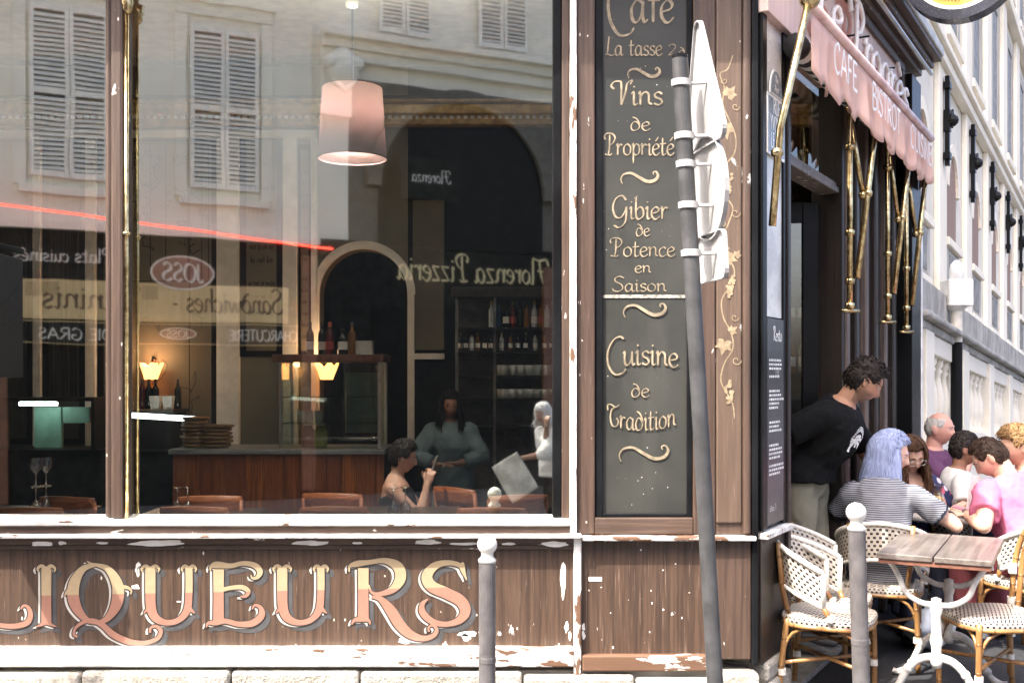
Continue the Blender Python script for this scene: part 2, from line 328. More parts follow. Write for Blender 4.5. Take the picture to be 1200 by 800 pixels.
# ---------------------------------------------------------------- materials of the cafe
M_BROWN=wood_paint('brown_wood',(.085,.053,.038),(.046,.028,.020),chipamt=.30,flecks=.25)
M_BROWNH=wood_paint('brown_wood_rail',(.092,.058,.042),(.048,.030,.022),chipamt=.40,horiz=True)
M_PANEL=wood_paint('brown_panel',(.088,.053,.035),(.040,.024,.016),chipamt=.24,grain=2.3,flecks=.4)
M_WHITE=peel_white('flaking_white_ledge',.06); M_WHITE2=peel_white('flaking_white_skirting',.04); M_WHITEV=peel_white('flaking_white_stile',.18,horiz=False)
M_BROKEN=peel_white('bared_skirting',.72)
M_BLACK=plain('black_gloss_paint',(.007,.0075,.0085),.35,var=.4,scale=3,spec=.15)
M_DARKWOOD=wood_paint('dark_stained_wood',(.026,.018,.014),(.010,.0075,.0065),chipamt=.2,rough=.4)
M_BRASS=plain('aged_brass',(.66,.55,.32),.24,1.0,var=.2,scale=30,bump=.08,c2=(.40,.28,.13))
M_STEEL=plain('brushed_steel',(.55,.55,.54),.35,1.0,var=.15)
def slate(name,c,c2):
    g=NT(name); v=g.co(); a=g.noise(v,1.6,6); b=g.noise(g.sc((9,9,1.2)),1,5); col=g.mix(g.step(a,.35,.7),c,c2); col=g.mix(g.math('MULTIPLY',g.step(b,.5,.8),.35),col,tuple(x*1.6 for x in c2))
    sp=g.n('TexVoronoi',Vector=v,Scale=34).outputs['Distance']; m=g.math('MULTIPLY',g.step(sp,.12,.05),g.step(g.noise(v,4,2),.56,.66)); col=g.mix(m,col,(.6,.58,.5))
    g.bump(b,.15,.003); return g.fin(col,.42)
M_SLATE=slate('slate_green_board',(.022,.0235,.021),(.044,.0445,.039))
M_CREAM=plain('cream_sign_paint',(.25,.205,.14),.55,var=.35,scale=30,bump=.05)
M_CREAMSH=plain('umber_sign_paint',(.045,.035,.025),.6,bump=0)
M_VINE=plain('ochre_vine_paint',(.26,.20,.125),.55,var=.25,scale=40,bump=.05)
def stone_mat(name,c,c2,scale=5,b=.6,joint=None):
    g=NT(name); v=g.co(); a=g.noise(v,scale,8,.65); d=g.noise(v,scale*9,5); e=g.noise(v,.7,3)
    col=g.mix(g.step(a,.3,.72),c2,c); col=g.mix(g.math('MULTIPLY',g.step(e,.5,.75),.35),col,tuple(x*.6 for x in c)); 
    g.bump(g.math('ADD',a,g.math('MULTIPLY',d,.5)),b,.02); return g.fin(col,.85)
M_PLINTH=stone_mat('rough_limestone_plinth',(.50,.47,.41),(.26,.24,.2),9,1.0)
M_MORTAR=plain('mortar',(.25,.23,.2),.9)
def glass_mat(name,refl,tint=(.93,.96,.94),rough=0.0,wavy=False):
    g=NT(name); t=g.n('BsdfTransparent',Color=(*tint,1)); gl=g.n('BsdfGlossy',Color=(.96,1,.92,1),Roughness=rough)
    if wavy: g.put(gl.inputs['Normal'],g.n('Bump',Height=g.noise(g.co(),1.3,2),Strength=.035,Distance=.02).outputs[0])
    fr=g.n('LayerWeight',Blend=.35).outputs['Fresnel']; f=g.math('ADD',g.math('MULTIPLY',fr,.6),refl,clamp=True)
    mx=g.n('MixShader'); g.put(mx.inputs[0],f); g.put(mx.inputs[1],t); g.put(mx.inputs[2],gl); g.t.links.new(mx.outputs[0],g.out.inputs[0]); return g.m
M_PANE=glass_mat('shop_window_glass',.43,rough=.021,wavy=True); M_GLASS=glass_mat('clear_glass',.07)
M_PINKWALL=wood_paint('faded_pink_fascia',(.74,.58,.53),(.62,.45,.40),chipamt=.25)
# ---------------------------------------------------------------- ground
M_ASPHALT=stone_mat('terrace_asphalt',(.040,.041,.045),(.022,.023,.026),40,.5)
M_ROAD=stone_mat('road_setts',(.10,.098,.095),(.07,.07,.068),30,.5); M_KERB=stone_mat('granite_kerb',(.34,.33,.32),(.2,.2,.2),20,.5)
m=MB(); m.box(-60,60,-60,90,-.6,-.124); struct('road',m,M_ROAD)
m=MB(); m.box(-60,60,3.95,80,-.5,0); struct('pavement',m,M_ASPHALT)
m=MB()
for i in range(40): m.box(-20+i,-20+i+.992,3.80,3.946,-.4,-.004)
struct('kerb',m,M_KERB,bevel=.012)
# ---------------------------------------------------------------- cafe, front elevation (plane Y = 5)
CAFE=thing('cafe_building','corner cafe with worn brown wooden shopfront, big windows and LIQUEURS panel','building',(-1.5,5.2,0))
def cp(name,mats,boxes,bevel=.004,parent=None,**k):
    m=MB()
    for b in boxes: m.box(*b)
    return part(name,m,mats,parent or CAFE,world=True,bevel=bevel,**k)
XL=-4.4; xs=fx(672); xc=C0.x
pl=cp('stone_plinth',M_MORTAR,[(XL,xc-.03,5.0,5.3,0,.22)],0)
x=XL; i=0
while x<xc-.05:
    w=rnd.uniform(.5,.95); x1=min(x+w,xc); 
    if xc-x1<.3: x1=xc
    top=.226+rnd.uniform(-.008,.004) if x1<xs+.1 else .20+rnd.uniform(-.01,.01)
    mb=MB(); mb.box(x+.004,x1-.004,4.945+rnd.uniform(-.012,.012),5.1,.002,top); part('stone',mb,M_PLINTH,pl,world=True,bevel=.018); x=x1; i+=1
cp('skirting_board',M_WHITE2,[(XL,xs,4.962,5.1,fz(779),fz(757))],.008)
cp('skirting_board',M_BROKEN,[(fx(682),fx(838),4.968,5.1,fz(784),fz(766))],.006,label='brown skirting with most of its paint flaked off')
PANEL=cp('sign_panel',M_PANEL,[(XL,xs,5.012,5.1,fz(757)-.01,fz(642))],0,label='brown panel lettered LIQUEURS')
cp('moulding',M_BROWNH,[(XL,xs,4.992,5.1,fz(643),fz(637)),(XL,xs,4.978,5.1,fz(637)+.0005,fz(629))],.006)
cp('ledge',M_WHITE,[(XL,fx(681),4.935,5.1,fz(628.5),fz(624))],.006)
cp('sill_riser',M_BROWNH,[(XL,fx(668),4.972,5.1,fz(624)+.0005,fz(614.5))],.003)
cp('window_sill',M_WHITE,[(XL,fx(668),4.95,5.12,fz(614.5)+.0005,fz(607))],.008)
cp('stile',M_WHITEV,[(fx(672),fx(681),4.972,5.1,fz(790),fz(629))],.008)
cp('stile',M_WHITEV,[(fx(667.5),fx(675.5),4.968,5.1,fz(624),3.42)],.006)
# right-hand bay: lower panel, cafe board, vine pilaster
cp('lower_panel',M_PANEL,[(fx(681),fx(836),5.01,5.1,fz(766)-.01,fz(633))],0)
cp('lower_panel',M_BROWN,[(fx(839),fx(880),4.995,5.1,fz(772),fz(633))],.006)
cp('pilaster_base',M_PLINTH,[(fx(838),xc-.004,4.94,5.06,fz(800),fz(786))],.012)
cp('ledge',peel_white('flaking_ledge',.5),[(fx(681)+.001,fx(884),4.95,5.1,fz(632),fz(626.5))],.006)
for a,b in ((676,697),(812,838)): cp('stile',M_BROWN,[(fx(a),fx(b),4.99,5.1,fz(626)+.001,3.42)],.006)
cp('bottom_rail',M_BROWNH,[(fx(697)+.001,fx(812)-.001,4.988,5.1,fz(626)+.001,fz(606))],.005)
cp('board_frame',M_BLACK,[(fx(697)+.001,fx(706.5),5.003,5.1,fz(606)+.001,3.42),(fx(805.5),fx(812)-.001,5.003,5.1,fz(606)+.001,3.42),(fx(706.5)+.001,fx(805.5)-.001,5.004,5.1,fz(606)+.001,fz(601.5))],.004)
BOARD=cp('cafe_board',M_SLATE,[(fx(706),fx(806),5.022,5.1,fz(603),fz(346.5)),(fx(706),fx(806),5.019,5.1,fz(345),3.42)],.002,label='slate green board lettered with cream script')
cp('board_joint',plain('chipped_putty',(.42,.40,.34),.8,c2=(.1,.1,.09),scale=60),[(fx(707),fx(805),5.0175,5.1,fz(349),fz(345.2))],.001)
cp('vine_board',wood_paint('taupe_board',(.115,.077,.055),(.08,.053,.037),chipamt=.2,flecks=.15),[(fx(839),fx(868.5),4.986,5.1,fz(612),3.42)],.006,label='taupe board painted with a trailing grape vine')
cp('board_backing',M_BROWN,[(fx(838)+.002,fx(880),4.999,5.1,fz(626)+.001,3.42)],0)
cp('stile',M_BROWN,[(fx(869.5),fx(879),4.978,5.1,fz(626)+.001,3.42)],.012)
cp('corner_post',M_BLACK,[(fx(880)+.001,xc,4.982,5.12,fz(778),3.42)],.006)
# window framing
cp('mullion',M_BROWN,[(fx(124),fx(132),4.985,5.1,fz(607)+.001,3.42),(fx(132)+.001,fx(147),4.965,5.1,fz(607)+.001,3.42)],.014)
mb=MB(); mb.tube([(fx(149.5),4.985,fz(606)),(fx(149.5),4.985,3.40)],.011,10); mb.lathe([(.012,0),(.02,.006),(.02,.014),(.012,.02)],12,(fx(149.5),4.985,fz(277))); 
mb.lathe([(.011,0),(.024,.02),(.022,.035),(.03,.05),(.026,.06),(.034,.085)],12,(fx(150.5),4.985,fz(18))); part('mullion_rod',mb,M_BRASS,CAFE,world=True,smooth=True)
cp('jamb',M_BLACK,[(fx(648),fx(658),5.01,5.14,fz(607)+.001,3.42)],.004)
cp('jamb',M_BROWN,[(fx(658)+.001,fx(667.5)-.001,4.985,5.1,fz(607)+.001,3.42)],.006)
cp('jamb',M_BROWN,[(XL,XL+.16,4.985,5.1,fz(607)+.001,3.42)],.006)
m=MB(); m.add([(XL+.16,5.055,fz(608)),(fx(125),5.055,fz(608)),(fx(125),5.055,3.44),(XL+.16,5.055,3.44)],[(0,1,2,3)]); part('window_pane',m,M_PANE,CAFE,world=True,fix=False)
m=MB(); m.add([(fx(146),5.055,fz(608)),(fx(660),5.055,fz(608)),(fx(660),5.055,3.44),(fx(146),5.055,3.44)],[(0,1,2,3)]); part('window_pane',m,M_PANE,CAFE,world=True,fix=False)
cp('head_rail',M_BROWNH,[(XL,xc,4.965,5.12,3.421,3.58)],.01)
cp('fascia',M_DARKWOOD,[(XL,xc,5.0,5.25,3.581,3.92)],0)
cp('cornice',M_BROWNH,[(XL,xc,4.72,5.2,3.80,3.86),(XL,xc,4.60,5.2,3.861,3.93)],.01)
M_LIME=stone_mat('lime_render',(.66,.62,.55),(.52,.48,.42),3,.3)
cp('upper_wall',M_LIME,[(XL,xc,5.02,5.4,3.931,7.2),(-8,XL-.001,5.02,5.4,0,7.2)],0)
cp('roof_slab',plain('roof_zinc',(.32,.33,.34),.5),[(-8,1.1,5.3,9.9,7.1,7.3)],0)
# stains bared by flaked paint on the sign panel (flat patches of old white primer)
mb=MB(); pf=lambda a,b,d:(fx(a),5.012-d,fz(b))
def blob(mb,cx,cy,rx,ry,seed,fn,d,n=22):
    r=random.Random(seed); pts=[]
    for k in range(n):
        t=2*math.pi*k/n; q=1+.45*(noise.noise((math.cos(t)*1.6+seed,math.sin(t)*1.6,seed))); pts.append((cx+rx*q*math.cos(t),cy+ry*q*math.sin(t)))
    mb.add([fn(cx,cy,d)]+[fn(a,b,d) for a,b in pts],[(0,1+k,1+(k+1)%n) for k in range(n)])
for k,(a,b,rx,ry) in enumerate([(660,680,3.2,20),(161,667,3.5,8),(158,688,5,2.5),(548,743,11,3),(546,747,5,4),(664,735,2.5,6),(668,745,2,5),(90,742,5,1.2),(209,705,2.5,.8),(476,751,12,3)]): blob(mb,a,b,rx,ry,k+1.3,pf,.0012)
part('bared_patch',mb,plain('bare_primer',(.78,.75,.70),.8,var=.12),PANEL,world=True,kind='stuff')
mb=MB(); pf2=lambda a,b,d:(fx(a),4.978-d,fz(b))
for k,(a,b,rx,ry) in enumerate([(52,636,12,3),(75,635,5,2),(122,635,7,1.5),(188,635,30,4),(368,635,20,3),(420,635,6,1.5),(500,634,14,3),(545,636,18,1.5),(596,636,9,1.4),(650,636,14,3)]): blob(mb,a,b,rx,ry,k+30.7,pf2,.0012)
part('bared_patch',mb,MATS['bare_primer'],CAFE,world=True,kind='stuff')
mb=MB(); pf3=lambda a,b,d:(fx(a),5.01-d,fz(b)); blob(mb,684,735,2,4,3.3,pf3,.0012); blob(mb,684,744,2,5,5.3,pf3,.0012)
for k in range(12): blob(mb,rnd.uniform(690,815),rnd.uniform(640,755),rnd.uniform(.4,1.3),rnd.uniform(.4,1.4),k+60.1,pf3,.001,8)
mb.add([pf3(690,676,.0015),pf3(705.5,676,.0015),pf3(705.5,681,.0015),pf3(690,681,.0015)],[(0,1,2,3)]); part('bared_patch',mb,MATS['bare_primer'],CAFE,world=True,kind='stuff')
# ---------------------------------------------------------------- LIQUEURS: painted letters with outline, white edge and drop shade
Lc=3.3333
def lq(name): pass
FORK=lambda x,y,s=1:[([(x-30*s,y+16,4),(x-34*s,y+2,10),(x-18*s,y-8,14),(x,y+10,22)]),([(x+30*s,y+16,4),(x+34*s,y+2,10),(x+18*s,y-8,14),(x,y+10,22)])]
FOOT=lambda x,y:[([(x-40,y+2,4),(x-20,y-6,12),(x,y-20,26)]),([(x+40,y+2,4),(x+20,y-6,12),(x,y-20,26)])]
LET={
'L':[[(-62,290,38),(-62,400,38),(-62,490,38)],*FORK(-62,285),[(-95,512,8),(-60,500,16),(-10,508,18),(50,512,20),(100,500,22),(116,470,20),(108,440,14),(90,432,10),(78,446,6)]],
'I':[[(178,290,40),(178,400,38),(178,505,40)],*FORK(178,285),*FOOT(178,512)],
'Q':[[(372,272,12),(320,290,26),(286,350,44),(288,420,44),(325,478,26),(372,498,14),(420,478,26),(454,420,44),(456,350,44),(420,290,26),(372,272,12)],[(338,258,6),(352,268,10),(374,272,12)],[(290,372,26),(262,375,14),(250,395,5)],[(452,362,24),(490,360,14),(510,372,8),(508,388,4)],
     [(300,552,10),(286,545,10),(292,520,10),(320,498,14),(360,490,18),(400,510,22),(440,545,26),(500,572,24),(560,578,18),(612,560,16),(626,530,16),(606,512,12),(586,520,10),(584,538,10)]],
'U':[[(585,290,40),(585,380,40),(588,440,38),(606,480,32),(648,498,22),(695,488,22),(728,450,28),(736,380,28),(736,290,28)],*FORK(585,285),*FORK(736,285,.8),[(560,462,4),(572,448,12),(590,440,26)],[(760,462,4),(748,452,12),(734,440,22)]],
'E':[[(852,290,42),(852,400,40),(852,490,42)],[(820,296,4),(822,280,12),(845,272,26),(900,276,18),(950,266,18),(996,276,22),(1014,300,22),(1002,322,14),(984,324,8),(978,312,5)],[(860,372,16),(900,362,16),(945,360,18),(968,376,18),(958,394,12),(938,396,7)],
     [(804,516,5),(812,500,12),(840,498,22),(880,492,20),(930,504,20),(985,500,26),(1020,470,26),(1016,440,16),(994,430,10),(984,446,6)]],
'R':[[(285,285,42),(285,390,40),(285,485,42)],[(230,300,4),(232,278,12),(262,268,24),(310,262,18),(370,256,22),(420,280,40),(430,325,42),(400,368,28),(350,386,16),(318,380,10),(306,350,6)],[(240,505,6),(252,488,14),(285,482,26)],[(312,505,6),(306,490,12),(285,482,24)],
     [(318,398,10),(352,406,22),(392,450,40),(428,506,42),(470,545,34),(520,560,22),(560,548,18),(572,525,14),(556,508,10),(540,518,8),(542,534,8)]],
'S':[[(690,332,4),(676,300,14),(664,276,18),(620,264,20),(566,276,30),(534,316,42),(552,356,44),(612,384,44),(664,412,44),(684,450,42),(664,486,30),(612,504,20),(556,494,24),(518,460,26),(516,426,18),(538,406,6)],[(664,276,6),(676,268,8),(686,330,3)]],
}
OFFX={'L':0,'I':0,'Q':0,'U':0,'E':0,'R':1133.3,'S':1133.3}
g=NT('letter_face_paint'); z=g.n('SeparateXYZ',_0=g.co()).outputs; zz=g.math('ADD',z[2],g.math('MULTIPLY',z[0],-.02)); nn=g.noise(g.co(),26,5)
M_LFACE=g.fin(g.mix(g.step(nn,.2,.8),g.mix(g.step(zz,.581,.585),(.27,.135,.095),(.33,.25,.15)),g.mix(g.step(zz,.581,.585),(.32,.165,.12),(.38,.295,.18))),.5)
M_LOUT=plain('letter_outline_paint',(.035,.028,.026),.5,bump=0); M_LSH=plain('letter_shade_paint',(.055,.055,.057),.6,var=.25); M_LHI=plain('letter_edge_paint',(.42,.40,.36),.5)
def letter(ch,dx):
    fn=lambda a,b,d:((a+dx+OFFX[ch])/Lc/250-2.4, 5.012-d, CH-(580+b/Lc-HY)/250)
    def lay(off,grow,d,mult=1.0):
        mb=MB()
        for k,st in enumerate(LET[ch]):
            p=catmull(st,7) if len(st)>2 else st; mb.ribbon([(q[0]+off[0],q[1]+off[1]) for q in p],[max(1,q[2]*mult+grow) for q in p],fn,d+k*.00004)
        return mb
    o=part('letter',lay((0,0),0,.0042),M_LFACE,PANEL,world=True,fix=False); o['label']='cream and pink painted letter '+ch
    for nm,off,gr,d,mt in (('outline',(-1,1),8,.0032,M_LOUT),('white_edge',(-13,7),0,.0024,M_LHI),('edge_outline',(-13,7),5,.0018,M_LOUT),('drop_shade',(16,20),8,.0012,M_LSH)):
        mb=lay(off,gr,d); 
        q=part('letter_'+nm if 'letter' not in nm else nm,mb,mt,PANEL,world=True,fix=False)
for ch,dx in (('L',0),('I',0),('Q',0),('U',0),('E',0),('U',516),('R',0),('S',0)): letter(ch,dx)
# ---------------------------------------------------------------- cafe board script
bf=lambda a,b,d:(a,5.019-d,b)
def sline(s,px,py,w,h,nib=.1,arc=0):
    for nm,off,d,mt,gr in (('lettering',(0,0),.0030,M_CREAM,0),('lettering_shade',(.004,-.003),.0012,M_CREAMSH,.02)):
        mb=MB(); write(mb,s,fx(px)+off[0],fz(py)+off[1],h/250,bf,d,nib*.82+gr,w/250,arc=arc/250); part(nm,mb,mt,BOARD,world=True,fix=False)
sline('~Café',752,25,78,52,0.101); sline('~La tasse',743,64,68,23,0.101); sline('2',789,64,11,16,0.101); sline('d',800,64,8,12,0.109)
sline('~Vins',748,122,60,30,0.101); sline('de',751,152,24,20,0.094); sline('~Propriété',750,181,82,26,0.094)
sline('~Gibier',751,256,66,28,0.101); sline('de',754,276,17,18,0.101); sline('~Potence',754,300,76,22,0.094); sline('en',754,319,20,16,0.101); sline('~Saison',750,341,64,18,0.101)
sline('~Cuisine',754,431,84,32,0.094,4); sline('de',751,465,22,20,0.101); sline('~Tradition',753,498,80,28,0.094,-6)
def flour(cx,cy,w):
    pts=[(-.46,-.3),(-.5,-.05),(-.42,.2),(-.22,.26),(0,.02),(.2,-.18),(.4,-.12),(.49,.12),(.44,.34),(.36,.3),(.38,.18)]
    for nm,o2,d,mt in (('flourish',0,.003,M_CREAM),('flourish_shade',.004,.0012,M_CREAMSH)):
        mb=MB(); p=catmull([(fx(cx+a*w)+o2,fz(cy-b*w*.5)-o2) for a,b in pts],6); n=len(p); mb.ribbon(p,[.004+.012*math.sin(math.pi*k/(n-1))**2 for k in range(n)],bf,d); part(nm,mb,mt,BOARD,world=True,fix=False)
for a in ((755,85,38),(750,208,44),(756,364,50),(755,532,58)): flour(*a)
# vine on the taupe board
vf=lambda a,b,d:(fx(a),4.986-d,fz(b)); mb=MB(); _vd=[.0010]
def vd(): _vd[0]+=.00002; return _vd[0]
spine=[(858,66),(852,82),(843,88),(848,104),(846,122),(853,140),(861,160),(860,180),(848,196),(843,214),(849,230),(858,244),(853,262),(846,280),(852,300),(860,318),(854,336),(845,352),(847,372),(856,390),(858,408),(848,426),(844,446),(852,462),(858,474),(860,490)]
p=catmull(spine,5); mb.ribbon(p,[1.5]*len(p),vf,vd())
def leaf(cx,cy,s,rot):
    for k in range(5):
        a=rot+(k-2)*.95; L=s*(1.0 if k==2 else .8 if k in(1,3) else .6); pts=[(cx+math.cos(a)*L*t,cy+math.sin(a)*L*t) for t in (0,.25,.5,.75,1)]
        mb.ribbon(pts,[w*s*.42 for w in (.15,.8,1.0,.6,.04)],vf,vd())
    for sd in (.5,-.5,1.5,-1.5): a=rot+sd*.95; mb.ribbon([(cx,cy),(cx+math.cos(a)*s*.35,cy+math.sin(a)*s*.35),(cx+math.cos(a)*s*.6,cy+math.sin(a)*s*.6)],[s*.3,s*.3,.2],vf,vd())
def curl(cx,cy,s,d):
    pts=[(cx+d*s*(1-t*.8)*math.cos(t*6.5),cy+s*(1-t*.8)*math.sin(t*6.5)) for t in [k/16 for k in range(17)]]; mb.ribbon(pts,[1.0]*17,vf,vd())
def grapes(cx,cy,n):
    r=random.Random(int(cx*cy))
    for k in range(n):
        q=k/n; a,b=cx+r.uniform(-1,1)*6*(1-q*.7),cy+q*24-10+r.uniform(-2,2); rad=2.0; dd=vd(); mb.add([vf(a,b,dd)]+[vf(a+rad*math.cos(t*.785),b+rad*math.sin(t*.785),dd) for t in range(8)],[(0,1+j,1+(j+1)%8) for j in range(8)])
for a in ((853,112,13,-.9),(849,150,15,1.4),(848,290,12,2.2),(853,302,12,.4),(848,402,15,1.8),(856,388,9,-.6),(862,300,8,-1)): leaf(*a)
for a in ((852,216,22),(855,334,24),(854,458,22)): grapes(*a)
for a in ((861,126,5,1),(846,186,5,-1),(861,250,6,1),(846,262,5,-1),(860,372,5,1),(862,422,6,1),(846,318,5,-1),(848,96,4,-1)): curl(*a)
part('painted_vine',mb,M_VINE,CAFE,world=True,fix=False)
# ---------------------------------------------------------------- flank along the side street
def sp(name,mats,boxes,bevel=.004,parent=None,**k):
    m=MB()
    for b in boxes: swb(m,*b)
    return part(name,m,mats,parent or CAFE,world=True,bevel=bevel,**k)
M_GLOSSBLK=plain('glossy_black_panel',(.07,.073,.075),.35,var=.3,scale=2,bump=.03)
tD=tpx(917); tE=tpx(982)
sp('flank_plinth',M_PLINTH,[(.05,tD,-.25,.05,0,.15),(.05,tD-.05,-.25,.035,.151,.24)],.02)
sp('flank_lower_panel',M_DARKWOOD,[(.012,tD,-.2,.012,.241,fz(632))],.004)
sp('flank_ledge',M_WHITE,[(.006,tD+.015,-.2,.05,fz(632)+.001,fz(624))],.006)
sp('flank_pier',M_BLACK,[(.008,tD,-.2,.0,fz(624)+.001,3.45)],0)
sp('flank_stile',M_BLACK,[(.01,.075,.001,.022,fz(622),3.45),(tD-.05,tD,.001,.02,fz(622),3.45)],.004)
sp('flank_panel',plain('weathered_grey_panel',(.66,.66,.63),.3,var=.25,scale=4,bump=.08),[(.078,tD-.053,.002,.010,zpx(905,372),3.44)],.001)
MENU=thing('menu_board','tall narrow black menu board with white lines on the cafe corner','menu board',sw(.2,.012,fz(620)))
m=MB(); swb(m,.08,tD-.055,.0105,.022,fz(618),zpx(905,374)); part('board',m,M_GLOSSBLK,MENU,world=True,bevel=.002)
mf=lambda a,b,d: sw(a,.022+d,b); mb=MB(); z=zpx(905,385); r2=random.Random(4)
write(mb,'~Resto',.235,z-.06,.07,mf,.002,.14,.14); z-=.16
M_CHALK=plain('white_menu_lettering',(.78,.77,.74),.7,bump=0)
while z>fz(560):
    L=r2.uniform(.14,.25); x=.10
    while x<.10+L: w=r2.uniform(.012,.035); mb.add([mf(x,z,.002),mf(x+w,z,.002),mf(x+w,z+.011,.002),mf(x,z+.011,.002)],[(0,1,2,3)]); x+=w+.007
    z-=r2.choice((.02,.02,.038))
    if r2.random()<.06: z-=.05
write(mb,'idea 1',.16,fz(602),.035,mf,.002,.12,.10); write(mb,'ETE',.235,zpx(905,440),.035,mf,.002,.12,.06)
part('menu_lettering',mb,M_CHALK,MENU,world=True,fix=False,kind='stuff')
SIGN=thing('street_sign','grey street name plate with arched top reading RUE YVONNE LE TAC','sign',sw(.2,.012,zpx(902,190)))
za=zpx(893,108); zb=zpx(893,180); M_PLATE=plain('grey_blue_enamel',(.26,.31,.35),.25,var=.12,bump=.03); M_PLW=plain('white_enamel',(.84,.85,.84),.3,bump=0)
m=MB(); swb(m,.06,.34,.0225,.028,zb,za); part('plate',m,M_PLW,SIGN,world=True,bevel=.002)
m=MB(); swb(m,.072,.328,.0285,.0300,zb+.015,za-.015); part('plate_field',m,M_PLATE,SIGN,world=True)
ar=[(.2+.1*math.cos(t),za+.004+.13*math.sin(t)) for t in [math.pi*k/14 for k in range(15)]]
m=MB(); m.prism(ar,lambda a,b,d: sw(a,d,b),.0225,.028); part('arched_plate',m,M_PLW,SIGN,world=True)
ar=[(.2+.09*math.cos(t),za+.012+.112*math.sin(t)) for t in [math.pi*k/14 for k in range(15)]]
m=MB(); m.prism(ar,lambda a,b,d: sw(a,d,b),.0285,.030); part('arched_field',m,M_PLATE,SIGN,world=True)
mb=MB(); nf=lambda a,b,d: sw(a,.030+d,b); H=za-zb
write(mb,'RUE',.2,za-.30*H,.075,nf,.001,.16,.11,fine=.1); write(mb,'YVONNE',.2,za-.58*H,.075,nf,.001,.16,.2,fine=.1); write(mb,'LE TAC',.2,za-.87*H,.075,nf,.001,.16,.18,fine=.1); write(mb,'18e',.2,za+.07,.04,nf,.001,.16,.05); write(mb,'Arr',.2,za+.022,.04,nf,.001,.16,.07)
part('lettering',mb,M_PLW,SIGN,world=True,fix=False)
# doorway and folding doors
zt=2.70
sp('door_frame',M_DARKWOOD,[(tD+.001,tD+.05,-.14,.03,0,3.3),(tE-.06,tE,-.14,.04,0,3.3)],.006)
sp('door_transom',wood_paint('worn_transom',(.16,.13,.11),(.06,.045,.035),chipamt=.4),[(tD+.051,tE-.061,-.10,.022,zt-.035,zt),(tD+.051,tE-.061,-.10,.01,zt+.001,zt+.03)],.006)
m=MB(); m.add([sw(tD+.05,-.03,zt+.04),sw(tE-.06,-.03,zt+.04),sw(tE-.06,-.03,3.3),sw(tD+.05,-.03,3.3)],[(0,1,2,3)]); part('transom_light',m,M_GLASS,CAFE,world=True,fix=False)
sp('door_step',M_KERB,[(tD+.05,tE-.06,-.3,.05,.001,.03)],.006)
DOOR=thing('cafe_door','open glazed black door leaf swung into the cafe doorway','door',sw(tE-.08,-.12,.03))
a=math.radians(62); dv=-U*math.cos(a)-NO*math.sin(a); hp=Vector(sw(tE-.08,-.10,0)); nv=Vector((-dv.y,dv.x,0))
def db(mb,s0,s1,w,z0,z1):
    vs=[tuple(hp+dv*s+nv*q+Vector((0,0,z))) for z in (z0,z1) for q in (-w,w) for s in (s0,s1)]; return mb.add(vs,[(0,2,3,1),(4,5,7,6),(0,1,5,4),(2,6,7,3),(0,4,6,2),(1,3,7,5)])
m=MB(); db(m,0,.09,.022,.04,2.62); db(m,.81,.9,.022,.04,2.62); db(m,.091,.809,.02,.04,.75); db(m,.091,.809,.02,2.5,2.62); part('door_leaf_frame',m,M_BLACK,DOOR,world=True,bevel=.004)
m=MB(); m.add([tuple(hp+dv*s+Vector((0,0,z))) for s,z in ((.09,.75),(.81,.75),(.81,2.5),(.09,2.5))],[(0,1,2,3)]); part('door_pane',m,glass_mat('door_glass',.12),DOOR,world=True,fix=False)
m=MB(); db(m,.2,.6,.004,1.95,2.42); part('paper_notice',m,plain('paper',(.30,.31,.31),.8),DOOR,world=True)
ts=[tE,tE+.24,tE+.5,tE+.78,tE+1.08,tE+1.36,3.2]
for i,t in enumerate(ts[:-1]):
    sp('door_post',M_DARKWOOD if i%2 else wood_paint('worn_post%d'%i,(.16,.12,.10),(.06,.045,.04),chipamt=.38),[(t+.001,t+.075,-.09,.055,0,3.3)],.012)
    t1=ts[i+1]
    sp('folding_door',M_DARKWOOD,[(t+.077,t+.125,-.05,.02,.02,2.9),(t1-.05,t1-.002,-.05,.02,.02,2.9),(t+.126,t1-.051,-.045,.012,.02,.8),(t+.126,t1-.051,-.045,.015,2.78,2.9)],.004)
    m=MB(); m.add([sw(t+.12,-.02,.8),sw(t1-.05,-.02,.8),sw(t1-.05,-.02,2.8),sw(t+.12,-.02,2.8)],[(0,1,2,3)]); part('folding_door_pane',m,glass_mat('fold_glass%d'%i,.15),CAFE,world=True,fix=False)
    sp('overdoor_panel',M_BLACK,[(t+.076,t1-.001,-.08,.0,2.901,3.3)],0)
sp('end_pilaster',M_BLACK,[(3.201,3.56,-.25,.12,0,3.78)],.006)
sp('end_strip',plain('white_strip',(.78,.78,.77),.5),[(3.561,3.61,-.25,.125,0,3.3)],.006)
FAS=sp('flank_fascia',M_PINKWALL,[(.0,3.2,-.25,.05,3.301,3.85)],.003)
sp('fascia_frame',M_BROWN,[(.0,3.2,.051,.075,3.79,3.85),(3.10,3.2,.051,.075,3.32,3.789)],.006)
sp('flank_cornice',M_BROWNH,[(-.0,3.60,-.25,.12,3.851,3.90),(-.0,3.62,-.25,.20,3.901,3.95),(-.02,3.64,-.25,.255,3.951,3.985)],.008)
sp('flank_gutter',plain('zinc_gutter',(.42,.42,.40),.45),[(-.02,3.64,.10,.27,3.986,4.06)],.01)
sp('flank_upper_wall',M_LIME,[(.0,3.6,-.4,-.02,3.986,7.2)],0)
mb=MB(); mb.tube([sw(.1,.21,3.82),sw(3.45,.21,3.82)],.014,10); part('fascia_pipe',mb,M_STEEL,CAFE,world=True,smooth=True)
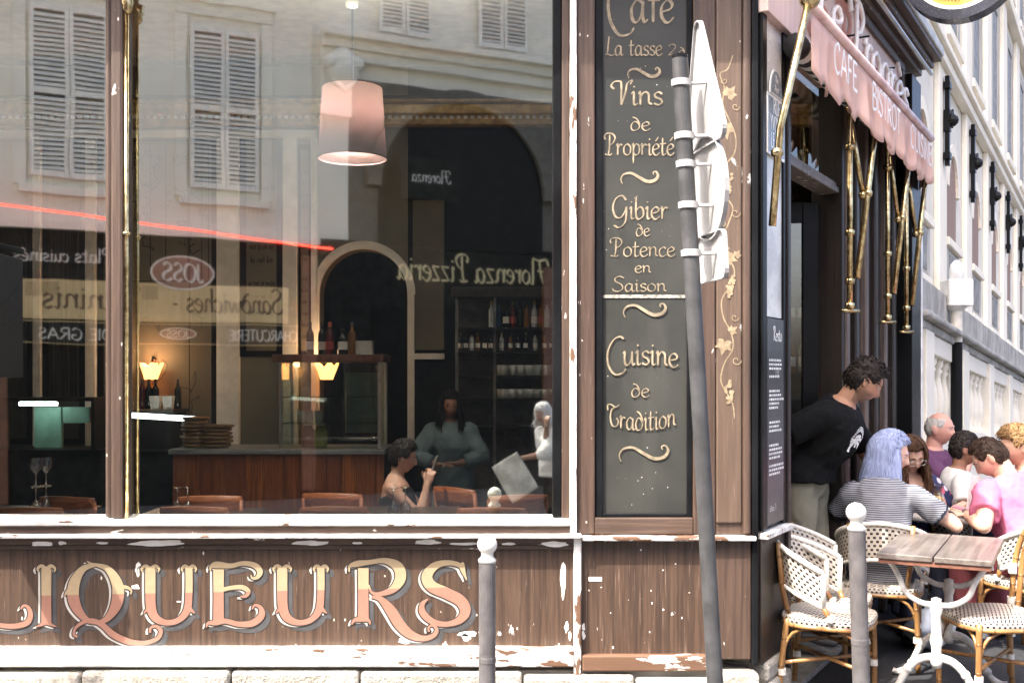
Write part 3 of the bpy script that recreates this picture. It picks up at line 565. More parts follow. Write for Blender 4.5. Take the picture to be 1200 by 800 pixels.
# neon script on the fascia
NEON=thing('neon_sign','pale neon tube script on the pink fascia reading Le Progrès','sign',sw(1.9,.06,3.42))
st,adv=text_strokes('~Le ~Progrès',.1,n=5); mbs=MB(); T0,T1=.55,3.02
for p,w in st: mbs.tube([sw(T0+(T1-T0)*a/adv,.125,3.42+b*.36) for a,b in p],.015,6)
part('neon_tube',mbs,plain('white_neon_tube',(.85,.80,.77),.25,bump=0),NEON,world=True,smooth=True,kind='stuff')
mbs=MB()
for k in range(7): t=T0+.08+(T1-T0-.15)*k/6; mbs.tube([sw(t,.05,3.56+.1*(k%2)),sw(t,.125,3.56+.1*(k%2))],.006,5)
part('standoff',mbs,M_BLACK,NEON,world=True,kind='stuff')
mb=MB(); write(mb,'~Le ~Progrès',(T0+T1)/2,3.41,.36,lambda a,b,d: sw(a,.0505+d,b),.002,.22,T1-T0,fine=.16); part('painted_backing',mb,plain('brick_red_paint',(.50,.24,.19),.7),NEON,world=True,fix=False)
# awning, retracted
AW=thing('awning','faded pink scalloped awning valance lettered CAFE with brass folding arms','awning',sw(1.6,.05,2.4))
o=.228; zt0,zb0=3.285,3.02; M_VAL=plain('faded_pink_canvas',(.72,.46,.38),.85,var=.16,scale=3,bump=.1)
def val(u,v):
    t=.09+3.21*u; sc=.055*abs(math.sin(u*3.21*math.pi/.2)); return sw(t,o+.018*math.sin(u*40)*(1-v)+.012*math.sin(u*97)*(1-v), zt0*v+(1-v)*(zb0-.0-sc))
m=MB(); m.grid(val,400,6); va=part('valance',m,M_VAL,AW,world=True,smooth=True,fix=False); sm=va.modifiers.new('thick','SOLIDIFY'); sm.thickness=.003
def flap(u,v): return sw(3.3+.16*u, o-.02*math.sin(u*3)-.1*u, zt0*v+(1-v)*(zb0-.03)-.02*u)
m=MB(); m.grid(flap,8,6); va=part('end_flap',m,plain('pink_canvas_flap',(.78,.50,.41),.85,scale=3),AW,world=True,smooth=True,fix=False); va.modifiers.new('thick','SOLIDIFY').thickness=.003  # end flap canvas, slightly paler than the valance
mb=MB(); af=lambda a,b,d: sw(a,o+.034+d,b)
for s_,a,w in (('CAFE',.62,.5),('BISTROT',1.62,.80),('CUISINE',2.75,.80)): write(mb,s_,a,3.085,.155,af,0,.15,w,fine=.07)
part('awning_lettering',mb,plain('white_canvas_paint',(.86,.84,.82),.8,bump=0),AW,world=True,fix=False,kind='stuff')
mb=MB(); mb.tube([sw(.0,o,3.32),sw(3.34,o,3.32)],.026,12); part('front_bar',mb,plain('rusty_pink_bar',(.78,.58,.55),.4,c2=(.62,.38,.35),scale=5),AW,world=True,smooth=True)
mb=MB(); mb.ball(sw(.02,o+.01,3.33),.05,14,10); part('bar_finial',mb,M_BRASS,AW,world=True,smooth=True)
g=NT('striped_canvas'); zz=g.math('FRACT',g.math('MULTIPLY',g.n('SeparateXYZ',_0=g.co('UV')).outputs[1],7.0)); M_STRIPE=g.fin(g.mix(g.math('GREATER_THAN',zz,.5),(.02,.02,.022),(.72,.72,.7)),.8)
mb=MB(); mb.tube([sw(.30+.05*k,.09,3.215) for k in range(58)],.06,14); part('canvas_roll',mb,M_STRIPE,AW,world=True,smooth=True)
mb=MB(); mb.tube([sw(.0,o+.01,3.31),sw(.02,.1,2.75),sw(.03,.06,2.30)],.018,10); mb.lathe([(.02,0),(.03,.01),(.03,.03),(.02,.04)],10,sw(.025,.085,2.62)); part('side_arm',mb,M_BRASS,AW,world=True,smooth=True)
for px0,y0,y1,tx in ((996,172,358,1025),(1040,196,372,1062),(1062,222,384,1086)):
    t=tpx(px0,.1); mb=MB(); za_,zb_=zpx(px0,y0,.1),zpx(px0,y1,.1); mb.tube([sw(t,.1,zb_),sw(t,.1,za_+.2)],.017,10)
    for zc in (zb_,zb_+.14,zb_+.42,za_): mb.lathe([(.017,-.02),(.028,-.012),(.028,.012),(.017,.02)],10,sw(t,.1,zc))
    mb.ball(sw(t,.1,za_+.22),.026,10,8); mb.tube([sw(t-.03,.06,zb_-.03),sw(t+.05,.14,zb_-.03)],.012,8)
    part('arm_rod',mb,M_BRASS,AW,world=True,smooth=True)
    mb=MB(); t2=t+.34; lo=Vector(sw(t+.05,.13,zb_+.16)); hi=Vector(sw(t+.28,o-.02,3.28)); mb.tube([lo,hi],.019,10); mid=lo.lerp(hi,.45); mb.ball(mid,.03,10,8); part('folding_arm',mb,M_BRASS,AW,world=True,smooth=True)
    mb=MB(); mb.tube([sw(t+.03,.1,za_+.14),mid+Vector((-.03,0,0))],.016,8); mb.ball(mid+Vector((-.03,0,-.01)),.026,8,6); part('inner_arm',mb,M_BRASS,AW,world=True,smooth=True)
# round hanging sign at the top right
Yh=6.55; cS=Vector(((1127-600)/F*Yh,Yh,fz(-42,Yh))); R0=60/F*Yh
HS=thing('hanging_sign','round yellow sign with black rim hanging from a bracket above the terrace','sign',tuple(cS))
def disc(mb,r0,r1,d0,d1,n=48):
    q=NO; w=U
    def P(r,a,d): p=cS+q*(r*math.cos(a))+Vector((0,0,r*math.sin(a)))-w*d; return tuple(p)
    vs=[];fs=[]
    for k in range(n):
        a=2*math.pi*k/n; vs+= [P(r0,a,d1),P(r1,a,d1),P(r1,a,d0),P(r0,a,d0)]
    for k in range(n):
        b=4*k;c=4*((k+1)%n)
        for j in range(4): fs.append((b+j,c+j,c+(j+1)%4,b+(j+1)%4))
    mb.add(vs,fs)
R1=R0*1.12
m=MB(); disc(m,R1*.83,R1,-.06,.06); part('rim',m,plain('navy_black_enamel',(.02,.022,.035),.25),HS,world=True,smooth=False)
m=MB(); disc(m,R1*.76,R1*.829,-.05,.05); part('white_ring',m,plain('white_acrylic',(.82,.80,.74),.3),HS,world=True)
m=MB(); disc(m,.001,R1*.759,-.045,.045); part('face',m,plain('amber_acrylic',(.72,.42,.07),.3,var=.12),HS,world=True)
mb=MB()
for k in range(36):
    a=math.pi*(1.02+.96*k/35); p=cS+NO*(R1*.68*math.cos(a))+Vector((0,0,R1*.68*math.sin(a)))-U*.047; q=cS+NO*(R1*.60*math.cos(a+.03))+Vector((0,0,R1*.60*math.sin(a+.03)))-U*.047; mb.tube([p,q],.004,4)
part('rim_ticks',mb,plain('brown_print',(.3,.14,.03),.5),HS,world=True,kind='stuff')
mb=MB(); wallp=cS-NO*((cS-C0).dot(NO)+.0)+Vector((0,0,.12)); mb.tube([wallp,cS-NO*R1*.98+Vector((0,0,.12))],.014,8); part('bracket',mb,M_BLACK,HS,world=True); mb=MB(); mb.tube([wallp+Vector((0,0,-.28)),cS-NO*R1*.99+Vector((0,0,-.02))],.009,8); part('bracket',mb,M_BLACK,HS,world=True)

# unseen sign added beyond the left edge to throw shadow on the LIQUEURS panel
PSG=thing('shadow_caster_sign','unseen dark sign, added so its shadow falls on the left of the LIQUEURS panel','sign',(-2.75,4.98,1.92))
m=MB(); m.box(-2.77,-2.73,4.15,4.70,1.59,2.25); part('caster_board',m,M_DARKWOOD,PSG,world=True,bevel=.008)
m=MB(); m.box(-2.762,-2.738,4.12,4.985,2.28,2.31); part('bracket',m,M_BLACK,PSG,world=True,bevel=.004)
for y in (4.25,4.6): m=MB(); m.tube([(-2.75,y,2.25),(-2.75,y,2.28)],.006,6); part('hook',m,M_BLACK,PSG,world=True)
# ---------------------------------------------------------------- stone building along the side street; its courses follow the falling street
TF0=3.62; TF1=18.0; SLP=-.058
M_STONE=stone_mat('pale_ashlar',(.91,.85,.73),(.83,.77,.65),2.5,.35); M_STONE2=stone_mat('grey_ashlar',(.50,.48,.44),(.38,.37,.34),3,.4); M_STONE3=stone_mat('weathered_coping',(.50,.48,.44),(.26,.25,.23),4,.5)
M_BRICK=None
g=NT('red_brick_infill'); br=g.n('TexBrick',Vector=g.sc((1,1,1),'Generated'),Scale=5.0); 
for i_,c_ in (('Color1',(.23,.10,.065,1)),('Color2',(.30,.15,.10,1)),('Mortar',(.35,.31,.27,1))): br.inputs[i_].default_value=c_
br.inputs['Mortar Size'].default_value=.03; g.bump(br.outputs['Fac'],-.4,.01); M_BRICK=g.fin(br.outputs['Color'],.85)
FAR=thing('stone_building','long pale stone building with pilasters, brick arches and blind balustrade down the side street','building',sw(8,-.3,-.4))
def fz0(t,z): return z+SLP*(t-TF0)
def fb(mb,t0,t1,o0,o1,z0,z1):
    vs=[sw(t,o,fz0(t,z)) for z in (z0,z1) for o in (o0,o1) for t in (t0,t1)]
    return mb.add(vs,[(0,2,3,1),(4,5,7,6),(0,1,5,4),(2,6,7,3),(0,4,6,2),(1,3,7,5)])
def fp(name,mats,boxes,parent=None,bevel=.01,**k):
    m=MB()
    for b in boxes: fb(m,*b)
    return part(name,m,mats,parent or FAR,world=True,bevel=bevel,**k)
WALL=fp('wall',stone_mat('dressed_wall_stone',(.80,.76,.67),(.66,.63,.55),2.5,.35),[(TF0,TF1,-.6,-.12,-.6,10.5)],bevel=0)
# ground floor: base, blind balustrade, string course
fp('base_course',M_STONE,[(TF0,TF1,-.12,.07,-.6,.95)])
fp('balustrade_rail',M_STONE,[(TF0,TF1,-.12,.075,1.82,1.98)]); fp('balustrade_foot',M_STONE,[(TF0,TF1,-.12,.072,.951,1.22)])
fp('string_course',M_STONE3,[(TF0,TF1,-.12,.10,1.981,2.05)],bevel=.015); fp('coping',M_STONE3,[(TF0,TF1,-.12,.17,2.051,2.10),(TF0,TF1,-.12,.04,2.101,2.42)],bevel=.015)
mb=MB(); prof=[(.05,0),(.05,.04),(.03,.07),(.055,.16),(.062,.24),(.05,.33),(.03,.42),(.028,.47),(.045,.50),(.03,.52),(.05,.55),(.05,.6)]
mb.lathe(prof,10); bal_me=mb.mesh('baluster',M_STONE,None,True); fixn(bal_me)
t=TF0+.25; bay=2.0
while t<15.5:
    fp('balustrade_pier',M_STONE,[(t,t+.36,-.11,.11,.95,1.979)])
    for k in range(5):
        o=bpy.data.objects.new('baluster',bal_me); COL.objects.link(o); tt=t+.36+.16+k*.33; p=Vector(sw(tt,.0,fz0(tt,1.22))); o.parent=FAR; o.location=root_matrix(FAR).inverted()@p
    t+=bay
# upper floors: pilasters, reveals, windows, arches, iron anchors
t=TF0+.25; i=0; mb=MB()
def anchor_mesh():
    m=MB(); m.box(-.03,.03,-.02,.02,-.42,.42); m.ball((0,-.04,.0),.06,8,6); m.box(-.06,.06,-.03,.03,.30,.36); m.box(-.06,.06,-.03,.03,-.36,-.30); m.box(-.045,.045,-.028,.028,-.1,.1)
    m.tube([(0,-.03,.05),(.1,-.03,.12),(.12,-.03,.0),(.06,-.03,-.05)],.014,6); return m.mesh('wall_anchor',M_BLACK)
an_me=anchor_mesh(); fixn(an_me)
M_WIN=plain('dim_window_glass',(.24,.235,.22),.5,var=.3,bump=0,spec=.2)
while t<16.5:
    w=fp('pilaster',M_STONE,[(t,t+.42,-.12,-.065,2.421,4.62),(t,t+.42,-.12,-.065,4.90,10)],bevel=.012)
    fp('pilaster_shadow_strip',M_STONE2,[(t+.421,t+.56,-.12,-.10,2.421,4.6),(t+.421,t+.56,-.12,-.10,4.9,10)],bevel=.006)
    p=Vector(sw(t+.21,-.03,fz0(t+.21,4.12))); o=bpy.data.objects.new('wall_anchor',an_me); COL.objects.link(o); o.parent=FAR; o.location=root_matrix(FAR).inverted()@p; o.rotation_euler=(0,0,UA*-1+math.pi/2)
    a0,a1=t+.72,t+1.3
    # arched brick niche
    n=12; pts=[(a0,3.1),(a1,3.1)]+[((a0+a1)/2+.29*math.cos(math.pi*k/n),3.62+.36*math.sin(math.pi*k/n)) for k in range(n+1)]
    m=MB(); m.prism(pts,lambda a,b,d: sw(a,d,fz0(a,b)),-.12,-.112); part('brick_arch',m,M_BRICK,FAR,world=True)
    m=MB()
    for k in range(n):
        q=[((a0+a1)/2+r*math.cos(math.pi*kk/n),3.62+(r+.07)*math.sin(math.pi*kk/n)) for r,kk in ((.29,k),(.40,k),(.40,k+1),(.29,k+1))]; m.prism(q,lambda a,b,d: sw(a,d,fz0(a,b)),-.12,-.085)
    fo=part('arch_surround',m,M_STONE,FAR,world=True)
    fp('window_reveal',M_STONE2,[(a0-.1,a0-.001,-.12,-.095,2.57,3.01)],bevel=.004); fp('window_reveal',M_STONE2,[(a1+.001,a1+.1,-.12,-.095,2.57,3.01)],bevel=.004)
    fp('sill',M_STONE,[(a0-.16,a1+.16,-.12,-.06,3.02,3.10)],bevel=.008); fp('sill',M_STONE,[(a0-.12,a1+.12,-.12,-.07,2.5,2.56)],bevel=.008)
    wf=fp('window',M_STONE2,[(a0,a1,-.12,-.10,2.57,3.0)],bevel=0); fp('pane',M_WIN,[(a0+.06,a1-.06,-.10,-.092,2.62,2.96)],wf,bevel=0)
    for zz in (5.15,7.6):
        wf=fp('window',M_STONE2,[(a0-.1,a0+.02,-.12,-.085,zz,zz+1.7),(a1-.02,a1+.1,-.12,-.085,zz,zz+1.7),(a0+.021,a1-.021,-.12,-.085,zz+1.55,zz+1.7)],bevel=.006); fp('pane',M_WIN,[(a0+.03,a1-.03,-.119,-.10,zz,zz+1.54)],wf,bevel=0); fp('window_sill',M_STONE,[(a0-.2,a1+.2,-.12,-.05,zz-.1,zz-.001)],wf,bevel=.008)
    t+=1.75; i+=1
fp('upper_string_course',M_STONE,[(TF0,TF1,-.12,-.02,4.62,4.72),(TF0,TF1,-.12,.02,4.721,4.79),(TF0,TF1,-.12,-.03,4.791,4.899)],bevel=.012)
fp('upper_string_course',M_STONE,[(TF0,TF1,-.12,.0,7.1,7.25)],bevel=.012)
fp('parapet',M_STONE3,[(TF0,TF1,-.6,.2,10.0,10.5)],bevel=.02)
# post with a white box
PX,PY=4.0,9.6
PB=thing('street_post','black and cream post topped by a white box with domed cap','post',(PX,PY,0))
m=MB(); m.lathe([(.062,0),(.062,.05),(.052,.07),(.05,1.90)],16); part('post',m,M_BLACK,PB,smooth=False)
m=MB(); m.lathe([(.05,1.901),(.05,2.18)],16); part('post_sleeve',m,plain('cream_enamel',(.66,.62,.54),.4),PB,smooth=False)
m=MB(); m.box(-.11,.11,-.11,.11,2.22,2.46); m.lathe([(.05,2.181),(.10,2.219)],16); part('box',m,plain('white_box_enamel',(.78,.78,.76),.35),PB,bevel=.012)
m=MB(); m.lathe([(.06,2.461),(.06,2.55),(.05,2.60),(.025,2.63),(.001,2.64)],14); part('dome_cap',m,MATS['white_box_enamel'],PB,smooth=True)
# ---------------------------------------------------------------- the building across the street, seen only as a mirror image in the shop windows
TH=math.atan(.5); OB=Vector((-4.8,-4.0,0))
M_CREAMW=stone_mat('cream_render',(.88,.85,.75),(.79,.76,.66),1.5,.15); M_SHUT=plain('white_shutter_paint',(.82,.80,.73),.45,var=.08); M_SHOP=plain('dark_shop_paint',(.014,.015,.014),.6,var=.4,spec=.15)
M_SHOPGL=plain('dark_shop_glass',(.010,.011,.011),.3,var=.2,bump=0,spec=.12); M_SIGNY=wood_paint('straw_sign_board',(.62,.48,.25),(.5,.37,.18),rough=.5)
OPP=thing('opposite_building','cream building across the street with louvred shutters, mirrored in the cafe windows','building',tuple(OB),-TH)
def op(name,mats,boxes,parent=None,bevel=.006,**k):
    m=MB()
    for b in boxes: m.box(*b)
    return part(name,m,mats,parent or OPP,bevel=bevel,**k)
op('wall',M_CREAMW,[(-9,2.2,-.6,0,3.55,8.6),(2.2,9.5,-.6,-.05,5.9,8.6),(2.2,2.75,-.6,-.05,3.55,5.899)],bevel=0)
op('arcade_wall',plain('shaded_grey_render',(.13,.12,.10),.8),[(2.751,9.5,-.6,-.05,3.55,5.899)],bevel=0)  # shadow around the arches painted into the wall colour
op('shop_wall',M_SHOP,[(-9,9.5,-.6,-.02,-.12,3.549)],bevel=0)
op('string_course',M_CREAMW,[(-9,2.3,0,.10,3.45,3.56),(-9,2.3,0,.05,3.561,3.68)]); op('cornice',M_CREAMW,[(2.3,9.4,-.05,.18,6.25,6.38),(2.3,9.4,-.05,.30,6.381,6.48),(2.3,9.4,-.05,.10,6.1,6.249)])
op('cornice',M_CREAMW,[(-9,2.2,0,.14,6.95,7.1),(-9,2.2,0,.22,7.101,7.2)]); op('pilaster',M_CREAMW,[(2.3,2.75,-.05,.09,5.3,6.1)])
def louvre(u0,u1,z0,z1,o=.05):
    sh=op('shutter',M_SHUT,[(u0,u0+.05,o,o+.035,z0,z1),(u1-.05,u1,o,o+.035,z0,z1),(u0+.051,u1-.051,o,o+.035,z0,z0+.08),(u0+.051,u1-.051,o,o+.035,z1-.08,z1),(u0+.051,u1-.051,o,o+.035,(z0+z1)/2-.04,(z0+z1)/2+.04)],bevel=.004)
    m=MB(); z=z0+.1
    while z<z1-.1:
        if abs(z-(z0+z1)/2)>.06: m.add([(u0+.05,o+.034,z-.008),(u1-.05,o+.034,z-.008),(u1-.05,o+.002,z+.034),(u0+.05,o+.002,z+.034),(u0+.05,o+.034,z-.001),(u1-.05,o+.034,z-.001),(u1-.05,o+.002,z+.041),(u0+.05,o+.002,z+.041)],[(0,1,2,3),(4,7,6,5),(0,4,5,1),(2,6,7,3)])
        z+=.062
    part('slats',m,M_SHUT,sh,kind='stuff'); op('shutter_recess',plain('shutter_gap',(.10,.10,.095),.9),[(u0+.04,u1-.04,.002,.012,z0+.05,z1-.05)],sh,bevel=0)
for c in (-4.9,-2.95,-.98,.98):
    louvre(c-.46,c-.005,4.12,6.3); louvre(c+.005,c+.46,4.12,6.3)
    op('window_surround',M_CREAMW,[(c-.66,c-.50,0,.045,4.0,6.45),(c+.50,c+.66,0,.045,4.0,6.45),(c-.66,c+.66,0,.06,6.451,6.62),(c-.7,c+.7,0,.12,6.621,6.70),(c-.6,c+.6,0,.1,3.9,4.0)])
for c in (3.6,5.2,6.9): louvre(c-.42,c-.01,6.6,8.4,.02); louvre(c+.01,c+.42,6.6,8.4,.02)
# carved console on the pilaster
m=MB(); m.ball((2.6,.16,5.95),(.24,.18,.3),14,10); m.ball((2.42,.2,6.02),.12,10,8); m.ball((2.78,.2,6.02),.12,10,8); m.tube([(2.45,.2,5.8),(2.6,.24,5.62),(2.75,.2,5.8)],.05,8); part('carved_console',m,M_CREAMW,OPP,smooth=True,kind='stuff')
# the arched pizzeria front
for cx,r,zc in ((4.55,1.35,4.35),(7.6,1.35,4.35)):
    pts=[(cx-r,3.5),(cx+r,3.5)]+[(cx+r*math.cos(math.pi*k/20),zc+r*math.sin(math.pi*k/20)) for k in range(21)]
    m=MB(); m.prism(pts,lambda a,b,d:(a,d,b),-.049,.0); part('arch_opening',m,M_SHOPGL,OPP)
    m=MB()
    for k in range(20): m.prism([(cx+q*math.cos(math.pi*kk/20),zc+q*math.sin(math.pi*kk/20)) for q,kk in ((r,k),(r+.2,k),(r+.2,k+1),(r,k+1))],lambda a,b,d:(a,d,b),-.04,.08)
    part('arch_ring',m,plain('shaded_arch_stone',(.13,.12,.10),.8),OPP)  # ring takes the same painted shade as the arcade wall
# shop fronts
op('shop_window',M_SHOPGL,[(-4.2,-2.2,-.02,.0,.55,2.1),(-1.6,.2,-.02,.0,.55,2.05),(.5,2.0,-.02,.0,.1,2.05),(3.1,5.8,-.02,.0,.5,2.6)],bevel=0)
op('shop_stile',plain('brown_shop_stile',(.16,.07,.04),.5),[(-1.95,-1.7,-.02,.05,.0,2.9),(2.05,2.25,-.02,.05,.0,3.3),(5.9,6.1,-.02,.05,.0,3.3)])
of=lambda a,b,d:(-a,.0+d,b)
def owrite(s,u,z,h,w,mt,d,nib=.12,parent=None,name='sign_lettering'): mb=MB(); write(mb,s,-u,z,h,of,d,nib,w); part(name,mb,mt,parent or OPP,fix=False,kind='stuff')
M_UMB=plain('umber_letter',(.10,.06,.03),.6,bump=0); M_PALE=plain('pale_letter',(.62,.60,.54),.6,bump=0)
SB=op('shop_sign',M_SIGNY,[(-1.55,1.85,-.02,.06,2.32,2.82)],label='straw coloured board lettered Sandwiches - Paninis')
owrite('~Sandwiches -',1.02,2.46,.34,1.5,M_UMB,.064,.12,SB); owrite('~Paninis',-.72,2.46,.34,1.15,M_UMB,.064,.12,SB)
mb=MB()
for k in range(7):
    for u0,u1 in ((-1.5,-1.1),(-.1,.1)): mb.box(u0,u1,.0601,.063,2.62+k*.025,2.628+k*.025)
part('sign_rules',mb,M_UMB,SB,kind='stuff')
LB=op('lower_sign_band',M_SHOP,[(-1.6,2.0,-.02,.05,2.0,2.3)]); op('band_line',M_SIGNY,[(-1.6,2.0,.0501,.054,2.285,2.296),(-1.6,2.0,.0501,.054,2.01,2.02)],LB,bevel=0)
owrite('FOIE GRAS',-.85,2.07,.15,1.0,M_PALE,.056,.14,LB); owrite('CHARCUTERIE',1.5,2.07,.15,.95,M_PALE,.056,.14,LB)
def oval(u,z,a,b,d,mt,parent=None,name='oval_emblem'):
    m=MB(); m.prism([(u+a*math.cos(2*math.pi*k/32),z+b*math.sin(2*math.pi*k/32)) for k in range(32)],lambda p,q,dd:(p,dd,q),d-.01,d); return part(name,m,mt,parent or OPP)
M_EMB=plain('dull_red_emblem',(.22,.10,.07),.6)
oval(.36,2.16,.24,.085,.062,M_PALE,LB); oval(.36,2.16,.22,.07,.064,M_EMB,LB); owrite('JOSS',.36,2.11,.1,.3,M_PALE,.066,.16,LB)
oval(.42,2.97,.42,.23,.072,M_PALE); oval(.42,2.97,.39,.205,.075,M_EMB); owrite('JOSS',.42,2.86,.25,.55,M_PALE,.078,.16)
owrite('Plats cuisinés',-1.05,3.05,.2,1.15,M_PALE,.03,.12)
owrite('~Florenza ~Pizzeria',4.72,3.02,.42,2.5,plain('gold_letter',(.66,.55,.30),.5,bump=0),.03,.10)
op('pizzeria_sign',M_SHOP,[(3.4,4.35,.3,.36,4.15,4.75)],label='dark hanging board beside the arch'); owrite('~Florenza',3.87,4.4,.2,.6,M_PALE,.366,.1)
mb=MB(); mb.tube([(-6,.5,3.98),(2.35,.5,3.35)],.011,8); part('red_light_line',mb,glow('red_line_light',(1,.05,.03),2.0),OPP,smooth=True)
mb=MB(); mb.tube([(-6,.5,3.98),(-6,0,3.98)],.02,6); mb.tube([(2.35,.5,3.35),(2.35,0,3.35)],.02,6); part('line_bracket',mb,M_BLACK,OPP,kind='stuff')
op('roof',plain('zinc_roof',(.3,.31,.33),.5),[(-9.2,9.7,-3.0,.3,8.601,8.8)],bevel=.02); op('body',M_CREAMW,[(-9,9.5,-5,-.61,-.12,8.6)],bevel=0)
# ---------------------------------------------------------------- cafe interior
YB=9.5
def bx_(px): return (px-600)/F*YB
def bz_(py): return CH-(py-HY)/F*YB
M_OLIVE=plain('olive_wall_paint',(.15,.135,.10),.7,var=.15,scale=1.2); M_WHITEW=plain('cream_trim_paint',(.70,.69,.64),.5,var=.1); M_GOLD=plain('gilt_moulding',(.42,.29,.13),.4,.4,var=.3,scale=14)
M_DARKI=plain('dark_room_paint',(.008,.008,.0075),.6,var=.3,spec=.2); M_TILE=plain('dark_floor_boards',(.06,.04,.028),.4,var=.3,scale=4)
m=MB(); m.box(-7.9,1.0,5.11,9.9,-.4,.012); m.add([(1.0,5.11,.012),(1.15,5.3,.012),(3.2,9.0,.012),(3.2,9.9,.012),(1.0,9.9,.012)],[(0,1,2,3,4)]); struct('cafe_floor',m,M_TILE)
m=MB(); m.add([(-7.9,5.2,4.35),(1.05,5.2,4.35),(3.5,9.4,4.35),(3.5,9.9,4.35),(-7.9,9.9,4.35)],[(0,1,2,3,4)]); struct('cafe_ceiling',m,plain('ceiling_paint',(.62,.58,.50),.8),fix=False)
XA0,XA1=bx_(375),bx_(478); ZS=bz_(345); ZT=bz_(292)
BW=tag(bpy.data.objects.new('cafe_back_wall',None),kind='structure'); COL.objects.link(BW); BW.location=(-2,YB,0); 
def ip(name,mats,boxes,bevel=.004,parent=None,**k):
    m=MB()
    for b in boxes: m.box(*b)
    return part(name,m,mats,parent or BW,world=True,bevel=bevel,**k)
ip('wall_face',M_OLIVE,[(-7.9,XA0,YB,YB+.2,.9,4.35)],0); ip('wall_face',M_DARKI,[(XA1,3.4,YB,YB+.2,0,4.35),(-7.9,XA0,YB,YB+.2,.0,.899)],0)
n=20; cxA=(XA0+XA1)/2; rA=(XA1-XA0)/2
m=MB(); top=[(cxA+rA*math.cos(math.pi*k/n),ZS+(ZT-ZS)*math.sin(math.pi*k/n)) for k in range(n+1)]
for k in range(n): a,b=top[k],top[k+1]; m.prism([a,b,(b[0],4.35),(a[0],4.35)],lambda p,q,d:(p,d,q),YB,YB+.2)
part('arch_wall',m,M_OLIVE,BW,world=True)
m=MB()
for k in range(n):
    q=[(cxA+(rA+e)*math.cos(math.pi*kk/n),ZS+(ZT-ZS+e)*math.sin(math.pi*kk/n)) for e,kk in ((0,k),(.07,k),(.07,k+1),(0,k+1))]; m.prism(q,lambda p,qq,d:(p,d,qq),YB-.04,YB-.001)
m.box(XA1,XA1+.06,YB-.04,YB-.001,.9,ZS); m.box(XA0-.07,XA0,YB-.04,YB-.001,.9,ZS); part('arch_trim',m,M_WHITEW,BW,world=True)
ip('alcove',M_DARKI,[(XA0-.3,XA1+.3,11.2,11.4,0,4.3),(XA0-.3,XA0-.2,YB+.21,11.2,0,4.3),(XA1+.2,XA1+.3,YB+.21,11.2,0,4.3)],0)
# gilt cornice
ip('gilt_cornice',M_GOLD,[(-7.9,3.4,YB-.12,YB-.001,bz_(150),bz_(140)),(-7.9,3.4,YB-.20,YB-.001,bz_(140)+.001,bz_(128)),(-7.9,3.4,YB-.26,YB-.001,bz_(128)+.001,bz_(124))],.012)
ip('cornice_line',M_BLACK,[(-7.9,3.4,YB-.28,YB-.001,bz_(124)+.001,bz_(121.5))],0)
m=MB()
for k in range(150): x=-7.8+k*.06; m.box(x,x+.03,YB-.225,YB-.2005,bz_(146),bz_(142.5))
part('dentils',m,MATS['cream_trim_paint'],BW,world=True,kind='stuff')
ip('panel_head',M_WHITEW,[(-7.9,bx_(372),YB-.06,YB-.001,bz_(163),bz_(154))],.004)
for a,b in ((42,51),(103,115),(256,282),(333,350),(366,373)): ip('pilaster',M_WHITEW,[(bx_(a),bx_(b),YB-.07,YB-.001,.9,bz_(163)-.001)],.006)
def mural(a,b,y0,y1,col,name,label,inkfn=None):
    p=ip(name,M_BLACK,[(bx_(a),bx_(b),YB-.035,YB-.001,bz_(y1),bz_(y0))],.002,label=label); ip('field',col,[(bx_(a+8 if b-a>30 else a+3),bx_(b-8 if b-a>30 else b-3),YB-.04,YB-.0351,bz_(y1-7),bz_(y0+7))],0,p)
    if inkfn: mb=MB(); inkfn(mb); part('ink_drawing',mb,plain('black_ink',(.02,.018,.015),.8,bump=0),p,world=True,fix=False,kind='stuff')
    return p
M_TAN=plain('tan_mural_ground',(.135,.12,.085),.7,var=.15,scale=1.5); M_TAN2=plain('olive_mural_ground',(.11,.10,.075),.7,var=.2,scale=1.5); M_DKM=plain('dark_mural_ground',(.03,.03,.025),.5,var=.3,scale=2)
inf=lambda a,b,d:(bx_(a),YB-.041-d,bz_(b))
def vines(mb):
    r=random.Random(5)
    for a in (162,178,196,222,238,246):
        mb.ribbon([(a,170),(a,330)],[1.1,1.1],inf,.001)
    for y in (170,330): mb.ribbon([(155,y),(250,y)],[1.1,1.1],inf,.0012)
    for k in range(46):
        x,y=r.uniform(160,248),r.uniform(175,290)
        if 178<x<196 and y>240: continue
        pts=[(x,y)]
        for j in range(r.randint(4,8)): x+=r.uniform(-7,7); y+=r.uniform(-5,8); pts.append((max(157,min(250,x)),y))
        p=catmull(pts,3); mb.ribbon(p,[r.uniform(.6,1.4)]*len(p),inf,.0014)
    for k in range(5):
        x,y=r.uniform(165,240),r.uniform(340,480); pts=[(x,y)]
        for j in range(6): x+=r.uniform(-12,12); y+=r.uniform(-14,14); pts.append((max(157,min(250,x)),y))
        p=catmull(pts,4); mb.ribbon(p,[.8]*len(p),inf,.0014)
mural(146,257,161,520,M_TAN,'mural','tan wall panel drawn with vines',vines)
def script(a,b,y0,y1,h,seed):
    def f(mb):
        r=random.Random(seed); y=y0; words=['la','vie','en','rose','de','vin','sous','le','ciel','un','amour','nuit','mer','au','matin','les','nuages','Paris','or','fleur']
        while y<y1:
            s=' '.join(r.choice(words) for _ in range(2 if b-a<20 else r.randint(2,4))); w=min((b-a),(b-a)*r.uniform(.55,1)); write(mb,s,(a+b)/2,y,h,lambda p,q,d: inf(p,-q+2*y if False else 2*y-q,d),.001,.16,w,n=3); y+=h*r.choice((1.9,1.9,2.4,3.4))
    return f
mural(282,333,158,418,M_TAN,'text_panel','tall black framed panel of handwritten verse',script(292,324,196,372,8,3))
